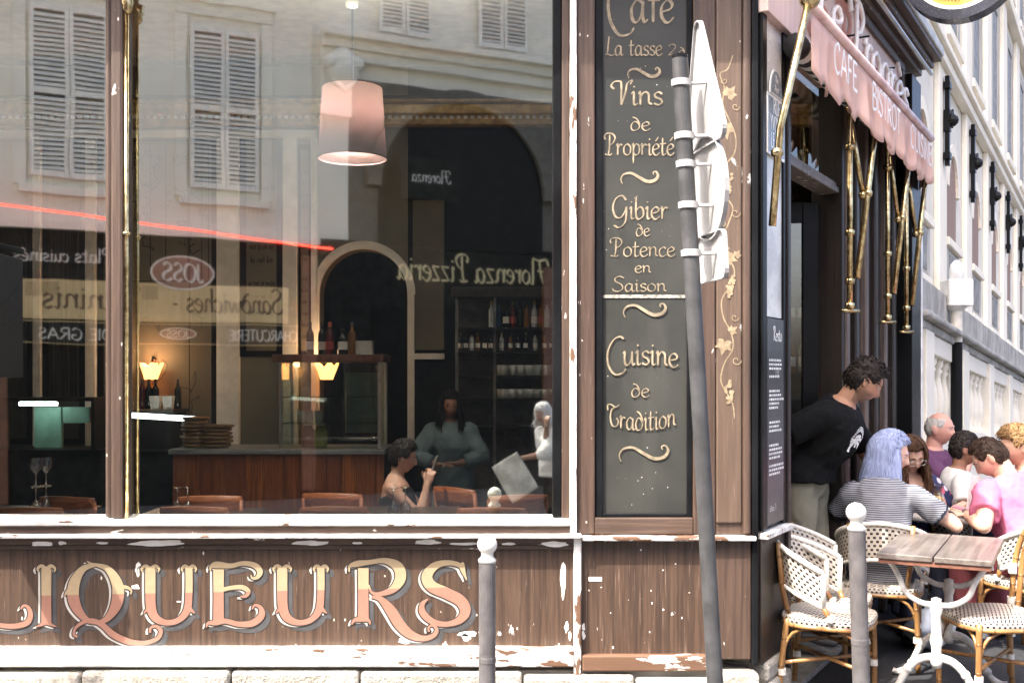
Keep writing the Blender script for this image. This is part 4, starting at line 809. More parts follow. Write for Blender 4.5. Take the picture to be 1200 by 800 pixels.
mural(350.5,365.5,170,418,M_TAN,'text_panel','narrow panel of handwritten verse',script(353,363,205,400,7,8))
def reeds(mb):
    r=random.Random(9)
    for k in range(16):
        x=r.uniform(58,96); p=catmull([(x,470),(x+r.uniform(-3,3),350),(x+r.uniform(-8,8),200)],8); mb.ribbon(p,[1.6-.05*q for q in range(len(p))],inf,.001)
mural(51.5,102.5,161,520,M_DKM,'etched_mirror','dark mirror etched with reeds',reeds)
def ring(mb):
    for c,rr in ((-20,70),(-20,52)): pts=[(c+rr*math.cos(t*.2),300+rr*1.25*math.sin(t*.2)) for t in range(-8,9)]; mb.ribbon(pts,[1.5]*17,inf,.001)
mural(-60,41.5,161,520,M_DKM,'mural','dark wall panel with arc drawing',ring); mural(115.5,146,161,520,M_TAN2,'mural','narrow olive wall panel')
mural(378,372+104,202,330,M_TAN2,'overdoor_painting','dim painting above the arch') if False else None
ip('wall_panel',M_TAN2,[(bx_(484),bx_(521),YB-.03,YB-.001,bz_(410),bz_(235))],.01); ip('dado_rail',M_WHITEW,[(bx_(480),bx_(521),YB-.05,YB-.001,bz_(421),bz_(414))],.006)
m=MB(); m.box(-7.99,-7.9,5.4,9.9,0,4.35); struct('cafe_side_wall',m,M_OLIVE)
# bar counter with planked front
YC=8.2
def X_(px,Y=YC): return (px-600)/F*Y
def Z_(py,Y=YC): return CH-(py-HY)/F*Y
BAR=thing('bar_counter','reddish planked wooden bar counter with grey stone top','counter',(X_(325),YC+.3,0))
m=MB(); m.box(X_(199),X_(452),YC-.04,YC+.6,Z_(532),Z_(526)); part('counter_top',m,plain('grey_stone_top',(.24,.26,.26),.3,var=.15),BAR,world=True,bevel=.006)
m=MB(); m.box(X_(202),X_(450),YC+.03,YC+.55,.012,Z_(532)-.002); part('carcass',m,M_DARKI,BAR,world=True)
x=X_(202); k=0
while x<X_(449):
    w=rnd.uniform(.09,.17); x1=min(x+w,X_(450)); tn=rnd.uniform(.6,1.5); mt=wood_paint('bar_plank%d'%(k%6),(.40*tn,.135*tn,.05),(.19,.06,.024),rough=.4) if k<6 else MATS['bar_plank%d'%(k%6)]
    m=MB(); m.box(x+.002,x1-.002,YC+rnd.uniform(-.004,.006),YC+.029,.05,Z_(532)-.004); part('plank',m,mt,BAR,world=True,bevel=.003); x=x1; k+=1
# glass display case on the bar
CASE=thing('display_case','glass display case with wooden top standing on the bar','display case',(X_(385),YC+.28,Z_(526)))
zc0=Z_(526); zc1=Z_(424); xa,xb=X_(325),X_(445); ya,yb=YC+.05,YC+.5
m=MB(); m.box(X_(318),X_(449),ya-.03,yb+.03,zc1,Z_(415)); part('case_top',m,wood_paint('mahogany',(.16,.055,.03),(.07,.025,.015)),CASE,world=True,bevel=.006)
m=MB()
for xx in (xa,xb-.022):
    for yy in (ya,yb-.022): m.box(xx,xx+.022,yy,yy+.022,zc0+.001,zc1-.001)
part('case_frame',m,M_STEEL,CASE,world=True,bevel=.002,kind='stuff')
for z in (Z_(466),Z_(497)): m=MB(); m.box(xa+.023,xb-.023,ya+.023,yb-.03,z,z+.008); part('glass_shelf',m,glass_mat('case_shelf%d'%int(z*100),.12,(.7,.85,.82)),CASE,world=True)
for vs in ([(xa+.02,ya+.005,zc0),(xb-.02,ya+.005,zc0),(xb-.02,ya+.005,zc1),(xa+.02,ya+.005,zc1)],[(xa+.005,ya+.02,zc0),(xa+.005,yb-.02,zc0),(xa+.005,yb-.02,zc1),(xa+.005,ya+.02,zc1)],[(xb-.005,ya+.02,zc0),(xb-.005,yb-.02,zc0),(xb-.005,yb-.02,zc1),(xb-.005,ya+.02,zc1)]): m=MB(); m.add(vs,[(0,1,2,3)]); part('case_pane',m,glass_mat('case_glass%d'%int(vs[1][1]*37+vs[0][0]*91),.09,(.86,.95,.92)),CASE,world=True,fix=False)
m=MB(); m.box(xa+.45,xb-.06,yb-.03,yb-.02,zc0+.1,zc1-.08); part('case_back',m,plain('teal_case_back',(.10,.18,.16),.4),CASE,world=True)
# bottles, jars, glasses
BPROF=[(.001,0),(.036,.0),(.038,.01),(.038,.19),(.034,.215),(.016,.25),(.0135,.30),(.0155,.302),(.0155,.315),(.001,.316)]
def bottle(label,loc,mat,lab=None,cap=None,s=1.0,group=None,squat=False):
    t=thing('bottle',label,'bottle',loc,0,group); m=MB(); pr=[(r*s*(1.25 if squat else 1),z*s*(.8 if squat else 1)) for r,z in BPROF]; m.lathe(pr,14,cap=False); part('bottle_glass',m,mat,t,smooth=True)
    if lab: m=MB(); m.lathe([(pr[2][0]+.0008,.05*s),(pr[2][0]+.0008,.13*s)],14,cap=False); part('bottle_label',m,lab,t,smooth=True,fix=True)
    if cap: m=MB(); m.lathe([(.017*s,.27*s*(.8 if squat else 1)),(.0175*s,.318*s*(.8 if squat else 1)),(.001,.320*s*(.8 if squat else 1))],10,cap=False); part('bottle_cap',m,cap,t,smooth=True)
    return t
M_BG=plain('dark_bottle_glass',(.012,.016,.010),.08,var=.1,bump=0); M_BR=plain('red_wine_glass',(.10,.012,.012),.08,bump=0); M_BC=plain('clear_spirit_glass',(.5,.54,.54),.06,bump=0); M_BA=plain('amber_spirit_glass',(.22,.09,.02),.08,bump=0); M_BB=plain('blue_bottle_glass',(.03,.07,.13),.08,bump=0)
M_LABW=plain('paper_label',(.82,.80,.74),.7,var=.1); M_LABR=plain('red_label',(.35,.05,.04),.6); M_CAPB=plain('black_capsule',(.02,.02,.02),.4); M_CAPG=plain('gold_capsule',(.5,.36,.12),.35,.6)
zt_=Z_(415)+.001
for px,lab,mt,l2,cp_ in ((355,'dark wine bottle with cream label at the left end of the display case',M_BG,M_LABW,M_CAPB),(368,'slim dark bottle with ribbed label beside the leftmost wine bottle',M_BG,M_LABW,M_CAPB),(379,'wine bottle with red label on the display case',M_BR,M_LABR,M_LABR),(396,'squat green bottle with round white label on the display case',M_BG,M_LABW,M_CAPB),(406,'amber bottle with black cap at the right of the display case bottles',M_BA,None,M_CAPB)):
    bottle(lab,(X_(px),YC+.24+.05*(px%3),zt_),mt,l2,cp_,.82 if px!=396 else .8,squat=px==396)
m=MB(); m.box(X_(412),X_(432),YC+.2,YC+.32,zt_,zt_+.11); tag(part('carton',m,plain('white_carton',(.5,.49,.45),.7),None,bevel=.003),'small white carton on the display case right of the bottles','box')
for px,lab,mt in ((353,'brown jar with white lid in the display case','b'),(368,'lime yellow jar in the display case','y')):
    t=thing('jar',lab,'jar',(X_(px),YC+.28,zc0+.001)); m=MB(); m.lathe([(.001,0),(.05,0),(.055,.02),(.055,.12),(.035,.15),(.035,.165)],14,cap=False); part('jar_body',m,plain('jar_'+mt,(.10,.05,.03) if mt=='b' else (.45,.46,.10),.15,bump=0),t,smooth=True); m=MB(); m.lathe([(.001,.166),(.04,.166),(.04,.19),(.001,.192)],14,cap=False); part('jar_lid',m,M_LABW,t,smooth=True)
for k,px in enumerate((345,355,366)): m=MB(); m.lathe([(.001,0),(.03,0),(.034,.06),(.03,.09),(.001,.092)],12,(X_(px),YC+.26,Z_(497)+.009),cap=False); tag(part('tumbler',m,M_BC,None,smooth=True),'small pale glass on the display case shelf, number %s from left'%['one','two','three'][k],'glass','glasses in the display case')
# pendant lamp
YL=6.2; lx=(413-600)/F*YL; zl0=fz(186,YL); zl1=fz(103,YL)
LP=thing('pendant_lamp','dusty pink drum shade pendant lamp hanging behind the shop window','lamp',(lx,YL,zl0))
m=MB(); r0,r1=40/F*YL,35/F*YL; h=zl1-zl0; m.lathe([(r0,0),(r1,h)],32,cap=False); g=NT('pink_shade_fabric'); tr=g.n('BsdfTranslucent',Color=(.72,.52,.50,1)); df=g.n('BsdfDiffuse',Color=(.58,.46,.44,1)); mx=g.n('MixShader'); mx.inputs[0].default_value=.07; g.put(mx.inputs[1],df); g.put(mx.inputs[2],tr); g.t.links.new(mx.outputs[0],g.out.inputs[0])
sh=part('lamp_shade',m,g.m,LP,smooth=True); sh.modifiers.new('thick','SOLIDIFY').thickness=.003
m=MB(); m.tube([(r0*math.cos(a*.1963),r0*math.sin(a*.1963),0) for a in range(33)],.004,6); m.tube([(r1*math.cos(a*.1963),r1*math.sin(a*.1963),h) for a in range(33)],.004,6); part('shade_rim',m,plain('dark_rim',(.09,.05,.05),.5),LP,smooth=True,kind='stuff')
m=MB(); m.tube([(0,0,h*.7),(0,0,4.34-zl0)],.006,6); m.tube([(-r1,0,h),(r1,0,h)],.003,5); m.lathe([(.02,h*.5),(.022,h*.7),(.008,h*.75)],10); part('cord',m,M_BLACK,LP)
m=MB(); m.lathe([(.006,fz(11,YL)-zl0),(.035,fz(8,YL)-zl0),(.04,fz(0,YL)-zl0),(.04,fz(-14,YL)-zl0),(.01,fz(-20,YL)-zl0)],14); part('cord_grip',m,plain('olive_grip',(.12,.12,.09),.4),LP,smooth=True)
m=MB(); m.ball((0,0,h*.3),.04,12,8); part('bulb',m,glow('warm_bulb',(1,.86,.66),6.0),LP,smooth=True)
pl_=bpy.data.lights.new('pendant_light','POINT'); pl_.energy=115; pl_.color=(1,.94,.86); pl_.shadow_soft_size=.05; po=bpy.data.objects.new('lamp_light',pl_); COL.objects.link(po); po.parent=LP; po.location=(0,0,h*.7)
# wall lamps
M_FLAME=glow('lit_lamp_glass',(1,.36,.10),1.7)
def sconce(label,px,py,Y):
    t=thing('wall_lamp',label,'lamp',((px-600)/F*Y,Y,CH-(py-HY)/F*Y)); m=MB(); 
    pts=[]; n=20
    def fl(u,v): a=2*math.pi*u; r=.055+.035*v+.018*v*math.sin(5*a); return (r*math.cos(a),r*math.sin(a)-.14,-.08+.13*v+.02*v*math.sin(5*a+1))
    m.grid(fl,40,6); s=part('glass_shade',m,M_FLAME,t,smooth=True,fix=False); m=MB(); m.ball((0,-.14,-.02),.04,10,8); part('lamp_bulb',m,glow('hot_bulb_'+str(px),(1,.7,.35),6.0),t,smooth=True)
    m=MB(); m.lathe([(.07,-.005),(.07,.005)],16,M=Matrix.Translation((0,-.01,.1))@Matrix.Rotation(math.pi/2,4,'X')); m.tube([(0,-.01,.1),(0,-.08,.12),(0,-.14,.04),(0,-.14,-.08)],.009,8); part('lamp_arm',m,M_BLACK,t,smooth=True)
    pl_=bpy.data.lights.new('wall_lamp_light','POINT'); pl_.energy=2.2; pl_.color=(1,.6,.3); pl_.shadow_soft_size=.05; po=bpy.data.objects.new('lamp_light',pl_); COL.objects.link(po); po.parent=t; po.location=(0,-.24,.12)
    return t
sconce('lit orange tulip wall lamp on the tan mural left of the bar',183,434,YB-.02); sconce('lit tulip wall lamp seen through the display case',386,434,YB-.02)
# side buffet under the left lamp with pots and bottles
YS=8.9; BUF=thing('sideboard','dark sideboard against the mural left of the bar','sideboard',((178-600)/F*YS,YS+.2,0.012))
xs0,xs1=(150-600)/F*YS,(201-600)/F*YS; zsb=CH-(480-HY)/F*YS
m=MB(); m.box(xs0,xs1,YS,YS+.4,.012,zsb-.03); part('cabinet',m,M_DARKI,BUF,world=True); m=MB(); m.box(xs0-.02,xs1+.02,YS-.02,YS+.42,zsb-.029,zsb); part('cabinet_top',m,M_DARKWOOD,BUF,world=True,bevel=.004); m=MB(); m.box(xs0,xs1,YS-.015,YS-.001,zsb-.35,zsb-.33); m.box(xs0,xs1,YS-.015,YS-.001,.5,.52); part('cabinet_rail',m,M_DARKWOOD,BUF,world=True,kind='stuff')
for k,px in enumerate((177,192)): m=MB(); m.lathe([(.001,0),(.035,0),(.048,.09),(.044,.09),(.001,.08)],4,cap=False,M=Matrix.Translation(((px-600)/F*YS,YS+.12,zsb))@Matrix.Rotation(.78,4,'Z')@Matrix.Scale(1.25,4)); tag(part('pot',m,M_LABW,None),'small white square pot on the sideboard, %s one'%('left' if k==0 else 'right'),'pot','white pots on the sideboard')
for px,mt,l in ((154,M_BR,'red bottle at the left end of the sideboard'),(162,M_BG,'dark bottle behind the white pots, left one'),(170,M_BG,'dark bottle close to the left white pot'),(197,M_BG,'dark bottle right of the white pots')): bottle(l,((px-600)/F*YS,YS+.26,zsb+.001),mt,None,M_CAPB,.8)
# stacked baskets on the bar
for k,(px,w,hh) in enumerate(((218,.11,.26),(244,.13,.18))):
    m=MB()
    for j in range(int(hh/.03)): rr=w*(.9+.12*((j*7)%3)/2); m.lathe([(rr*.8,j*.03),(rr,j*.03+.014),(rr*.98,j*.03+.027),(rr*.75,j*.03+.029)],18,((px-600)/F*YC+.01*(j%2),YC+.22,Z_(526)+.001))
    tag(part('basket_stack',m,wood_paint('wicker%d'%k,(.30,.19,.08),(.14,.08,.03),horiz=True),None),'%s stack of wicker baskets on the bar'%('taller' if k==0 else 'lower'),'basket')
# bar shelves at the back right with bottles
YR=9.25
def rx(px): return (px-600)/F*YR
def rz(py): return CH-(py-HY)/F*YR
RK=thing('bottle_shelves','dark back-bar shelf unit with steel uprights filled with bottles','shelf',(rx(600),YR,0.012))
m=MB(); m.box(rx(534),rx(690),YR+.17,YR+.2,.012,rz(345)); part('back_panel',m,plain('dull_mirror',(.10,.10,.10),.25,var=.2),RK,world=True)
for y in (385,412,441,467,500): m=MB(); m.box(rx(534),rx(690),YR-.12,YR+.169,rz(y+1.5),rz(y-1)); part('shelf_board',m,M_DARKWOOD,RK,world=True)
for px in (536,580,688): m=MB(); m.box(rx(px-1.6),rx(px+1.6),YR-.14,YR-.121,.012,rz(350)); part('upright',m,plain('dull_upright_metal',(.22,.22,.21),.4,.8),RK,world=True)
m=MB(); m.box(rx(530),rx(694),YR-.16,YR+.2,rz(350)+.001,rz(338)); part('shelf_cornice',m,M_DARKWOOD,RK,world=True,bevel=.008)
ord_=['first','second','third','fourth','fifth','sixth','seventh','eighth','ninth','tenth','eleventh','twelfth','thirteenth','fourteenth','fifteenth','sixteenth']
def row(y,pxs,sz,mats,where,labs):
    for k,px in enumerate(pxs): bottle('%s bottle from the left on the %s back-bar shelf'%(ord_[k],where),(rx(px),YR-.02,rz(y-1)+.001),mats[k%len(mats)],labs[k%len(labs)],M_CAPB if k%3 else M_CAPG,sz,'bottles on the back-bar shelves')
row(385,[576,584,593,601,609,617,626,634,641,648],.72,[M_BC,M_BB,M_BG,M_BR,M_BG,M_BA,M_BC,M_BA],'top',[None,None,M_LABW,M_LABR])
row(412,[540,546,553,560,568,575,588,598,607,616,627,638,646],.5,[M_BG,M_BG,M_BC,M_BA],'second',[M_LABW])
for y,wh,hh in ((441,'third',.09),(467,'fourth',.075)):
    for k in range(14):
        m=MB(); m.lathe([(.001,0),(.024,0),(.03,hh),(.028,hh),(.022,.01),(.001,.01)],10,(rx(586+k*4.8),YR-.02-.06*(k%2),rz(y-1)+.001),cap=False); tag(part('tumbler',m,M_BC,None,smooth=True),'%s glass from the left on the %s back-bar shelf'%(ord_[k],wh),'glass','glasses on the back-bar shelves')
# green lit cabinet at the far left
YG=8.6; gx=lambda px:(px-600)/F*YG; gz=lambda py: CH-(py-HY)/F*YG
GC=thing('drinks_cabinet','green lit drinks cabinet with a white tube light at the far left','cabinet',(gx(62),YG,.012))
m=MB(); m.box(gx(-20),gx(118),YG,YG+.5,.012,gz(527)); part('base',m,M_DARKI,GC,world=True); m=MB(); m.box(gx(24),gx(56),YG+.25,YG+.3,gz(527)+.001,gz(478)); m.box(gx(58),gx(90),YG+.25,YG+.3,gz(497),gz(478)); part('green_panel',m,plain('sea_green_panel',(.20,.38,.30),.5),GC,world=True,kind='stuff')
m=MB(); m.box(gx(-20),gx(110),YG,YG+.4,gz(470),gz(466)); m.box(gx(-20),gx(-16),YG+.01,YG+.4,gz(527)+.001,gz(470)-.001); m.box(gx(106),gx(110),YG+.01,YG+.4,gz(527)+.001,gz(470)-.001); part('hood',m,M_DARKI,GC,world=True,kind='stuff')
m=MB(); m.tube([(gx(21),YG+.03,gz(473)),(gx(65),YG+.03,gz(473))],.016,10); part('tube_light',m,glow('tube_light_white',(.85,1,.95),6),GC,world=True,smooth=True)
# floor lamp line seen right of the mullion
m=MB(); m.tube([((147-600)/F*8.6,8.6,CH-(486-HY)/F*8.6),((232-600)/F*8.6,8.6,CH-(491-HY)/F*8.6)],.022,10); tag(part('tube_lamp',m,glow('tube_light_dim',(.9,.95,.9),2.0),None,smooth=True),'white tube light hanging above the sideboard left of the bar','lamp')
mb=MB()
for px_ in (160,222): mb.tube([((px_-600)/F*8.6,8.6,1.24),((px_-600)/F*8.6,8.6,4.34)],.003,5)
t_=part('tube_lamp_wire',mb,M_BLACK,None,kind='stuff'); tag(t_,'two thin wires holding the tube light','wire')
# tables and chairs by the window
M_CHW=wood_paint('chestnut_chair_wood',(.46,.16,.07),(.26,.085,.035),rough=.35,horiz=True)
def wchair():
    t=thing('wooden_chair','x','chair')
    m=MB(); m.prism([(-.2,-.2),(.2,-.2),(.21,.16),(.14,.21),(-.14,.21),(-.21,.16)],lambda a,b,d:(a,b,d),.43,.455); part('seat',m,M_CHW,t,bevel=.006)
    for sx in (-1,1):
        m=MB(); m.tube([(sx*.18,.17,0.0),(sx*.17,.17,.43)],[.014,.018],8); part('leg',m,M_CHW,t,smooth=True)
        m=MB(); m.tube([(sx*.18,-.2,0.0),(sx*.175,-.18,.44),(sx*.19,-.24,.80)],[.015,.019,.016],8); part('leg',m,M_CHW,t,smooth=True)
    def bk(z0,z1):
        m=MB(); m.grid(lambda u,v:(-.2+.4*u,-.232-.05*math.sin(math.pi*u)-.02*v,z0+(z1-z0)*v+.012*math.sin(math.pi*u)*v),14,3); o=part('back_slat' if z0<.7 else 'top_rail',m,M_CHW,t,smooth=True,fix=False); o.modifiers.new('t','SOLIDIFY').thickness=.02
    bk(.70,.82); bk(.58,.62)
    m=MB(); m.tube([(-.17,.17,.2),(.17,.17,.2)],.009,6); m.tube([(-.18,-.19,.24),(.18,-.19,.24)],.009,6); part('stretcher',m,M_CHW,t,kind='stuff'); return t
wc=wchair(); TREE[wc.name]=kids(wc)
def place(first,flag=[False]): pass
CH_=[(29,598,6.15,'wooden chair with chestnut back at the far left of the left window',3.2),(88,588,6.7,'wooden chair behind the leftmost one, in the left window',2.9),(238,588,6.75,'wooden chair facing away behind the glasses, left in the middle window',3.3),(229,594,6.2,'wooden chair nearest the sill left in the middle window',3.1),(388,596,6.2,'wooden chair nearest the sill in front of the bar',3.2),(395,585,6.9,'wooden chair behind the nearest one in front of the bar',3.0),(560,576,7.2,'wooden chair beside the seated woman with the phone',2.4),(578,596,6.15,'wooden chair nearest the sill at the right of the window',3.1),(596,583,6.8,'wooden chair behind the rightmost chair by the sill',3.4)]
for k,(px,py,Y,lab,rz_) in enumerate(CH_):
    loc=((px-600)/F*Y,Y+.25,.012); r_=rz_-math.pi
    if k==0: wc.location=loc; wc.rotation_euler=(0,0,r_); tag(wc,lab,None,'wooden chairs inside the cafe')
    else: copy_tree(wc,None,loc,r_,lab,'wooden chairs inside the cafe')
M_TT=wood_paint('dark_table_wood',(.075,.045,.03),(.03,.018,.012),horiz=True,rough=.3)
def itable(label,px,Y):
    t=thing('cafe_table',label,'table',((px-600)/F*Y,Y,.012)); m=MB(); m.box(-.36,.36,-.32,.32,.70,.73); part('table_top',m,M_TT,t,bevel=.005); m=MB(); m.lathe([(.2,0),(.19,.03),(.04,.06),(.03,.1),(.03,.66),(.1,.699)],14); part('pedestal',m,M_BLACK,t); return t
TBL=[(30,6.75,'dark cafe table with stacked glasses in the left window'),(232,6.62,'dark cafe table with two glasses left of the bar'),(470,6.7,'dark cafe table with two upturned glasses by the seated woman'),(640,7.3,'dark cafe table at the right end of the window')]
for px,Y,l in TBL: itable(l,px,Y)
def wineglass(label,loc,up=False,group=None):
    pr=[(.032,0),(.03,.004),(.005,.008),(.004,.075),(.012,.085),(.032,.11),(.036,.14),(.03,.175)]
    if up: pr=[(r,.175-z) for r,z in reversed(pr)]
    t=thing('wine_glass',label,'glass',loc,0,group); m=MB(); m.lathe([p for p in pr],14,cap=False); part('glass_bowl',m,M_CUP,t,smooth=True)
g=NT('thin_glassware'); g.put(g.b.inputs['Transmission Weight'],.0); tt=g.n('BsdfTransparent',Color=(.9,.93,.93,1)); gg=g.n('BsdfGlossy',Roughness=.03); lw=g.n('LayerWeight',Blend=.5).outputs['Facing']; f_=g.math('ADD',g.math('MULTIPLY',lw,.75),.2); mx=g.n('MixShader'); g.put(mx.inputs[0],f_); g.put(mx.inputs[1],tt); g.put(mx.inputs[2],gg); g.t.links.new(mx.outputs[0],g.out.inputs[0]); M_CUP=g.m
for px,Y,u,l,z in ((42,6.55,True,'left upturned wine glass on the left window table',.742),(54,6.6,True,'right upturned wine glass on the left window table',.742),(42,6.55,False,'wine glass stacked on the left upturned glass',.919),(54,6.6,False,'wine glass stacked on the right upturned glass',.919),(208,6.5,True,'left wine glass on the table left of the bar',.742),(220,6.52,True,'right wine glass on the table left of the bar',.742),(461,6.5,True,'left upturned wine glass beside the seated woman',.742),(475,6.55,True,'right upturned wine glass beside the seated woman',.742)): wineglass(l,((px-600)/F*Y,Y,z),u,'wine glasses on the window tables')
# shelf seen through the doorway
YD=6.95
DS=thing('door_shelf','dark wall shelf of bottles seen through the cafe doorway','shelf',(1.86,YD,1.2))
for z in (1.30,1.62,1.94,2.24): m=MB(); m.box(1.62,2.10,YD-.08,YD+.12,z-.02,z); part('shelf_board',m,M_DARKWOOD,DS,world=True,bevel=.003)
m=MB(); m.box(1.61,2.11,YD+.121,YD+.14,1.1,2.5); part('back_panel',m,plain('shelf_mirror',(.3,.3,.3),.15,.6),DS,world=True)
for j,z in enumerate((1.62,1.94)):
    for k in range(6): bottle('%s bottle from the left on the %s doorway shelf'%(ord_[k],('lower','upper')[j]),(1.66+.078*k,YD,z+.001),[M_BC,M_BG,M_BA,M_BC,M_BR,M_BB][(k+j*2)%6],[M_LABW,None,M_LABW][k%3],M_CAPG if k%2 else M_CAPB,.78,'bottles on the doorway shelf')
# ---------------------------------------------------------------- bollards, sign post
M_BOL=plain('grey_mauve_bollard_paint',(.098,.092,.094),.42,var=.15,scale=14,c2=(.07,.065,.067)); M_BALL=plain('white_ball_paint',(.62,.61,.58),.35,var=.08)
def bollard(label,x,y,top,lean=0.0):
    t=thing('bollard',label,'bollard',(x,y,0),0,'bollards along the pavement edge'); sh=lambda m:[ (m.v.__setitem__(i,(p[0]+lean*(top-p[2]),p[1],p[2]))) for i,p in enumerate(m.v)]
    r=.033; zn=top-.11; m=MB(); m.lathe([(r+.012,0),(r+.012,.02),(r,.03),(r,zn*.55),(r+.0012,zn*.555),(r+.0012,zn*.575),(r,zn*.58),(r,zn)],20); sh(m); part('shaft',m,M_BOL,t,smooth=False,bevel=0)
    m=MB(); m.lathe([(r+.001,zn+.0005),(r+.003,zn+.012),(.023,zn+.026),(.024,zn+.032)]+[(.039*math.cos(a),top-.039+.039*math.sin(a)) for a in [-.9+k*(.9+math.pi/2)/10 for k in range(11)]],20); sh(m); part('ball_cap',m,M_BALL,t,smooth=True)
bollard('grey bollard with white ball in front of the LIQUEURS panel',fx(571,4.167),4.167,.98); bollard('grey bollard with white ball in front of the rattan chairs',fx(1003,4.167),4.167,1.105,.03)
M_GALV=plain('galvanised_steel',(.06,.061,.064),.45,.3,var=.3,scale=10); M_SGN=plain('white_sign_back',(.33,.33,.335),.35,var=.1,scale=4,bump=.05); M_SGN2=plain('grey_sign_stiffener',(.45,.45,.45),.5)
PO=thing('sign_post','leaning grey pole carrying three road signs seen from behind','sign post',(.813,4.15,0)); TL=-.0565
def lean(m): m.v=[(.813+p[0]+TL*p[2],4.15+p[1],p[2]) for p in m.v]; return m
m=MB(); m.lathe([(.032,0),(.032,2.83)],20); part('pole',lean(m),M_GALV,PO,world=True,smooth=False)
m=MB(); m.lathe([(.0325,2.831),(.0325,2.845),(.001,2.847)],20,cap=False); part('pole_cap',lean(m),M_BLACK,PO,world=True)
ev=Vector((.17,-.985,0)); nv=Vector((.985,.17,0))    # sign plane axis and its front normal
def splate(name,outline,zc,off,label):
    c=Vector((.048,.03,0)); q=lambda a,b,d:tuple(c+ev*a+nv*d+Vector((0,0,zc+b)))
    m=MB(); m.prism(outline,q,off,off+.004); o=part(name,lean(m),M_SGN,PO,world=True,label=label)
    m=MB(); n=len(outline)
    for k in range(n):
        a,b=outline[k],outline[(k+1)%n]; m.add([q(a[0],a[1],off-.012),q(b[0],b[1],off-.012),q(b[0],b[1],off+.006),q(a[0],a[1],off+.006)],[(0,1,2,3)])
    rm=part('rim',lean(m),M_SGN,o,world=True,fix=False); rm.modifiers.new('t','SOLIDIFY').thickness=.006
    return c
def rtri(h,w,r=.035):
    P=[(0,h/2),(-w/2,-h/2),(w/2,-h/2)]; out=[]
    cx=sum(p[0] for p in P)/3; cy=sum(p[1] for p in P)/3
    for i,p in enumerate(P):
        a=math.atan2(p[1]-cy,p[0]-cx)
        ci=(p[0]-math.cos(a)*r*2,p[1]-math.sin(a)*r*2)
        for k in range(-3,4): out.append((ci[0]+r*math.cos(a+k*.33),ci[1]+r*math.sin(a+k*.33)))
    return out
splate('triangle_sign',rtri(.53,.46),2.755,.042,'white back of a triangular road sign'); splate('round_sign',[(.20*math.cos(k*.2094),.20*math.sin(k*.2094)) for k in range(30)],2.335,.042,'white back of a round road sign')
rr=[(sx*(.15-.03+.03*math.cos(a)),sy*(.09-.03+.03*math.sin(a))) for sx,sy,rev in ((1,1,0),(-1,1,1),(-1,-1,0),(1,-1,1)) for a in ([0,.5,1.0,1.57] if not rev else [1.57,1.0,.5,0])]
splate('rectangular_sign',rr,2.065,.042,'white back of a small rectangular plate')
for py in (98,160,193,241,297):
    z=1.6+(440-py)/301; m=MB(); m.lathe([(.0335,-.014),(.039,-.012),(.039,.012),(.0335,.014)],20,(0,0,z)); 
    for s in (.02,): p0=Vector((.03,.0,z)); p1=Vector((.048,.03,z))+ev*s*2.4+nv*.04; m.tube([p0,p0.lerp(p1,.4),p1],.007,6)
    part('clamp',lean(m),M_SGN,PO,world=True,smooth=False,kind='stuff')
# ---------------------------------------------------------------- rattan chairs
g=NT('honey_rattan'); v=g.co(); n1=g.noise(g.sc((8,8,3)),1,4); nd=g.math('FRACT',g.math('MULTIPLY',g.n('SeparateXYZ',_0=g.co('UV')).outputs[1],7.5)); ring_=g.step(g.math('ABSOLUTE',g.math('SUBTRACT',nd,.5)),.045,.02)
col=g.mix(g.step(n1,.3,.7),(.19,.085,.027),(.34,.185,.07)); g.bump(ring_,.5,.004); M_RAT=g.fin(g.mix(g.math('MULTIPLY',ring_,.75),col,(.13,.06,.02)),.28)
M_BIND=plain('white_binding',(.80,.76,.69),.4,var=.12,scale=60); M_WV=weave('black_dot_weave',26,9); M_WVS=weave('dashed_seat_weave',22,22,stripes=True); M_WVE=weave('seat_edge_weave',60,2)
def seat_parts(t,w=.21):
    def so_(u,v):
        a=2*math.pi*u; c,s=math.cos(a),math.sin(a); k=(abs(c)**3.2+abs(s)**3.2)**(-1/3.2); r=w*k*v; return (r*c,r*s*1.02,.452+.012*(1-v*v)-.012*v**6)
    m=MB(); vs=[];uv=[];fs=[]; n=40; R=6
    for j in range(R+1):
        for i in range(n):
            p=so_(i/n,j/R); vs.append(p); uv.append((p[0]/(2*w)+.5,p[1]/(2*w)+.5))
    for j in range(R):
        for i in range(n): fs.append((j*n+i,(j+1)*n+i,(j+1)*n+(i+1)%n,j*n+(i+1)%n))
    m.add(vs,fs,uv); part('seat',m,M_WVS,t,smooth=True,fix=True)
    m=MB(); e=[so_(i/n,1) for i in range(n)]; vs=[];uv=[];fs=[]
    for i in range(n+1):
        p=e[i%n]; vs+=[(p[0],p[1],p[2]),(p[0]*1.03,p[1]*1.03,p[2]-.012),(p[0]*1.0,p[1]*1.0,p[2]-.03)]; uv+=[(i/n,0),(i/n,.5),(i/n,1)]
    for i in range(n): fs+=[(3*i,3*i+1,3*i+4,3*i+3),(3*i+1,3*i+2,3*i+5,3*i+4)]
    m.add(vs,fs,uv); part('seat_edge',m,M_WVE,t,smooth=True)
    m=MB(); m.tube([(p[0]*.97,p[1]*.97,p[2]-.04) for p in e]+[(e[0][0]*.97,e[0][1]*.97,e[0][2]-.04)],.012,8); part('seat_ring',m,M_RAT,t,smooth=True)
def binding(t,p,r=.02,h=.03):
    m=MB(); m.lathe([(r*.7,-h/2),(r,-h/2),(r,h/2),(r*.7,h/2)],10,p); part('binding',m,M_BIND,t,smooth=False)
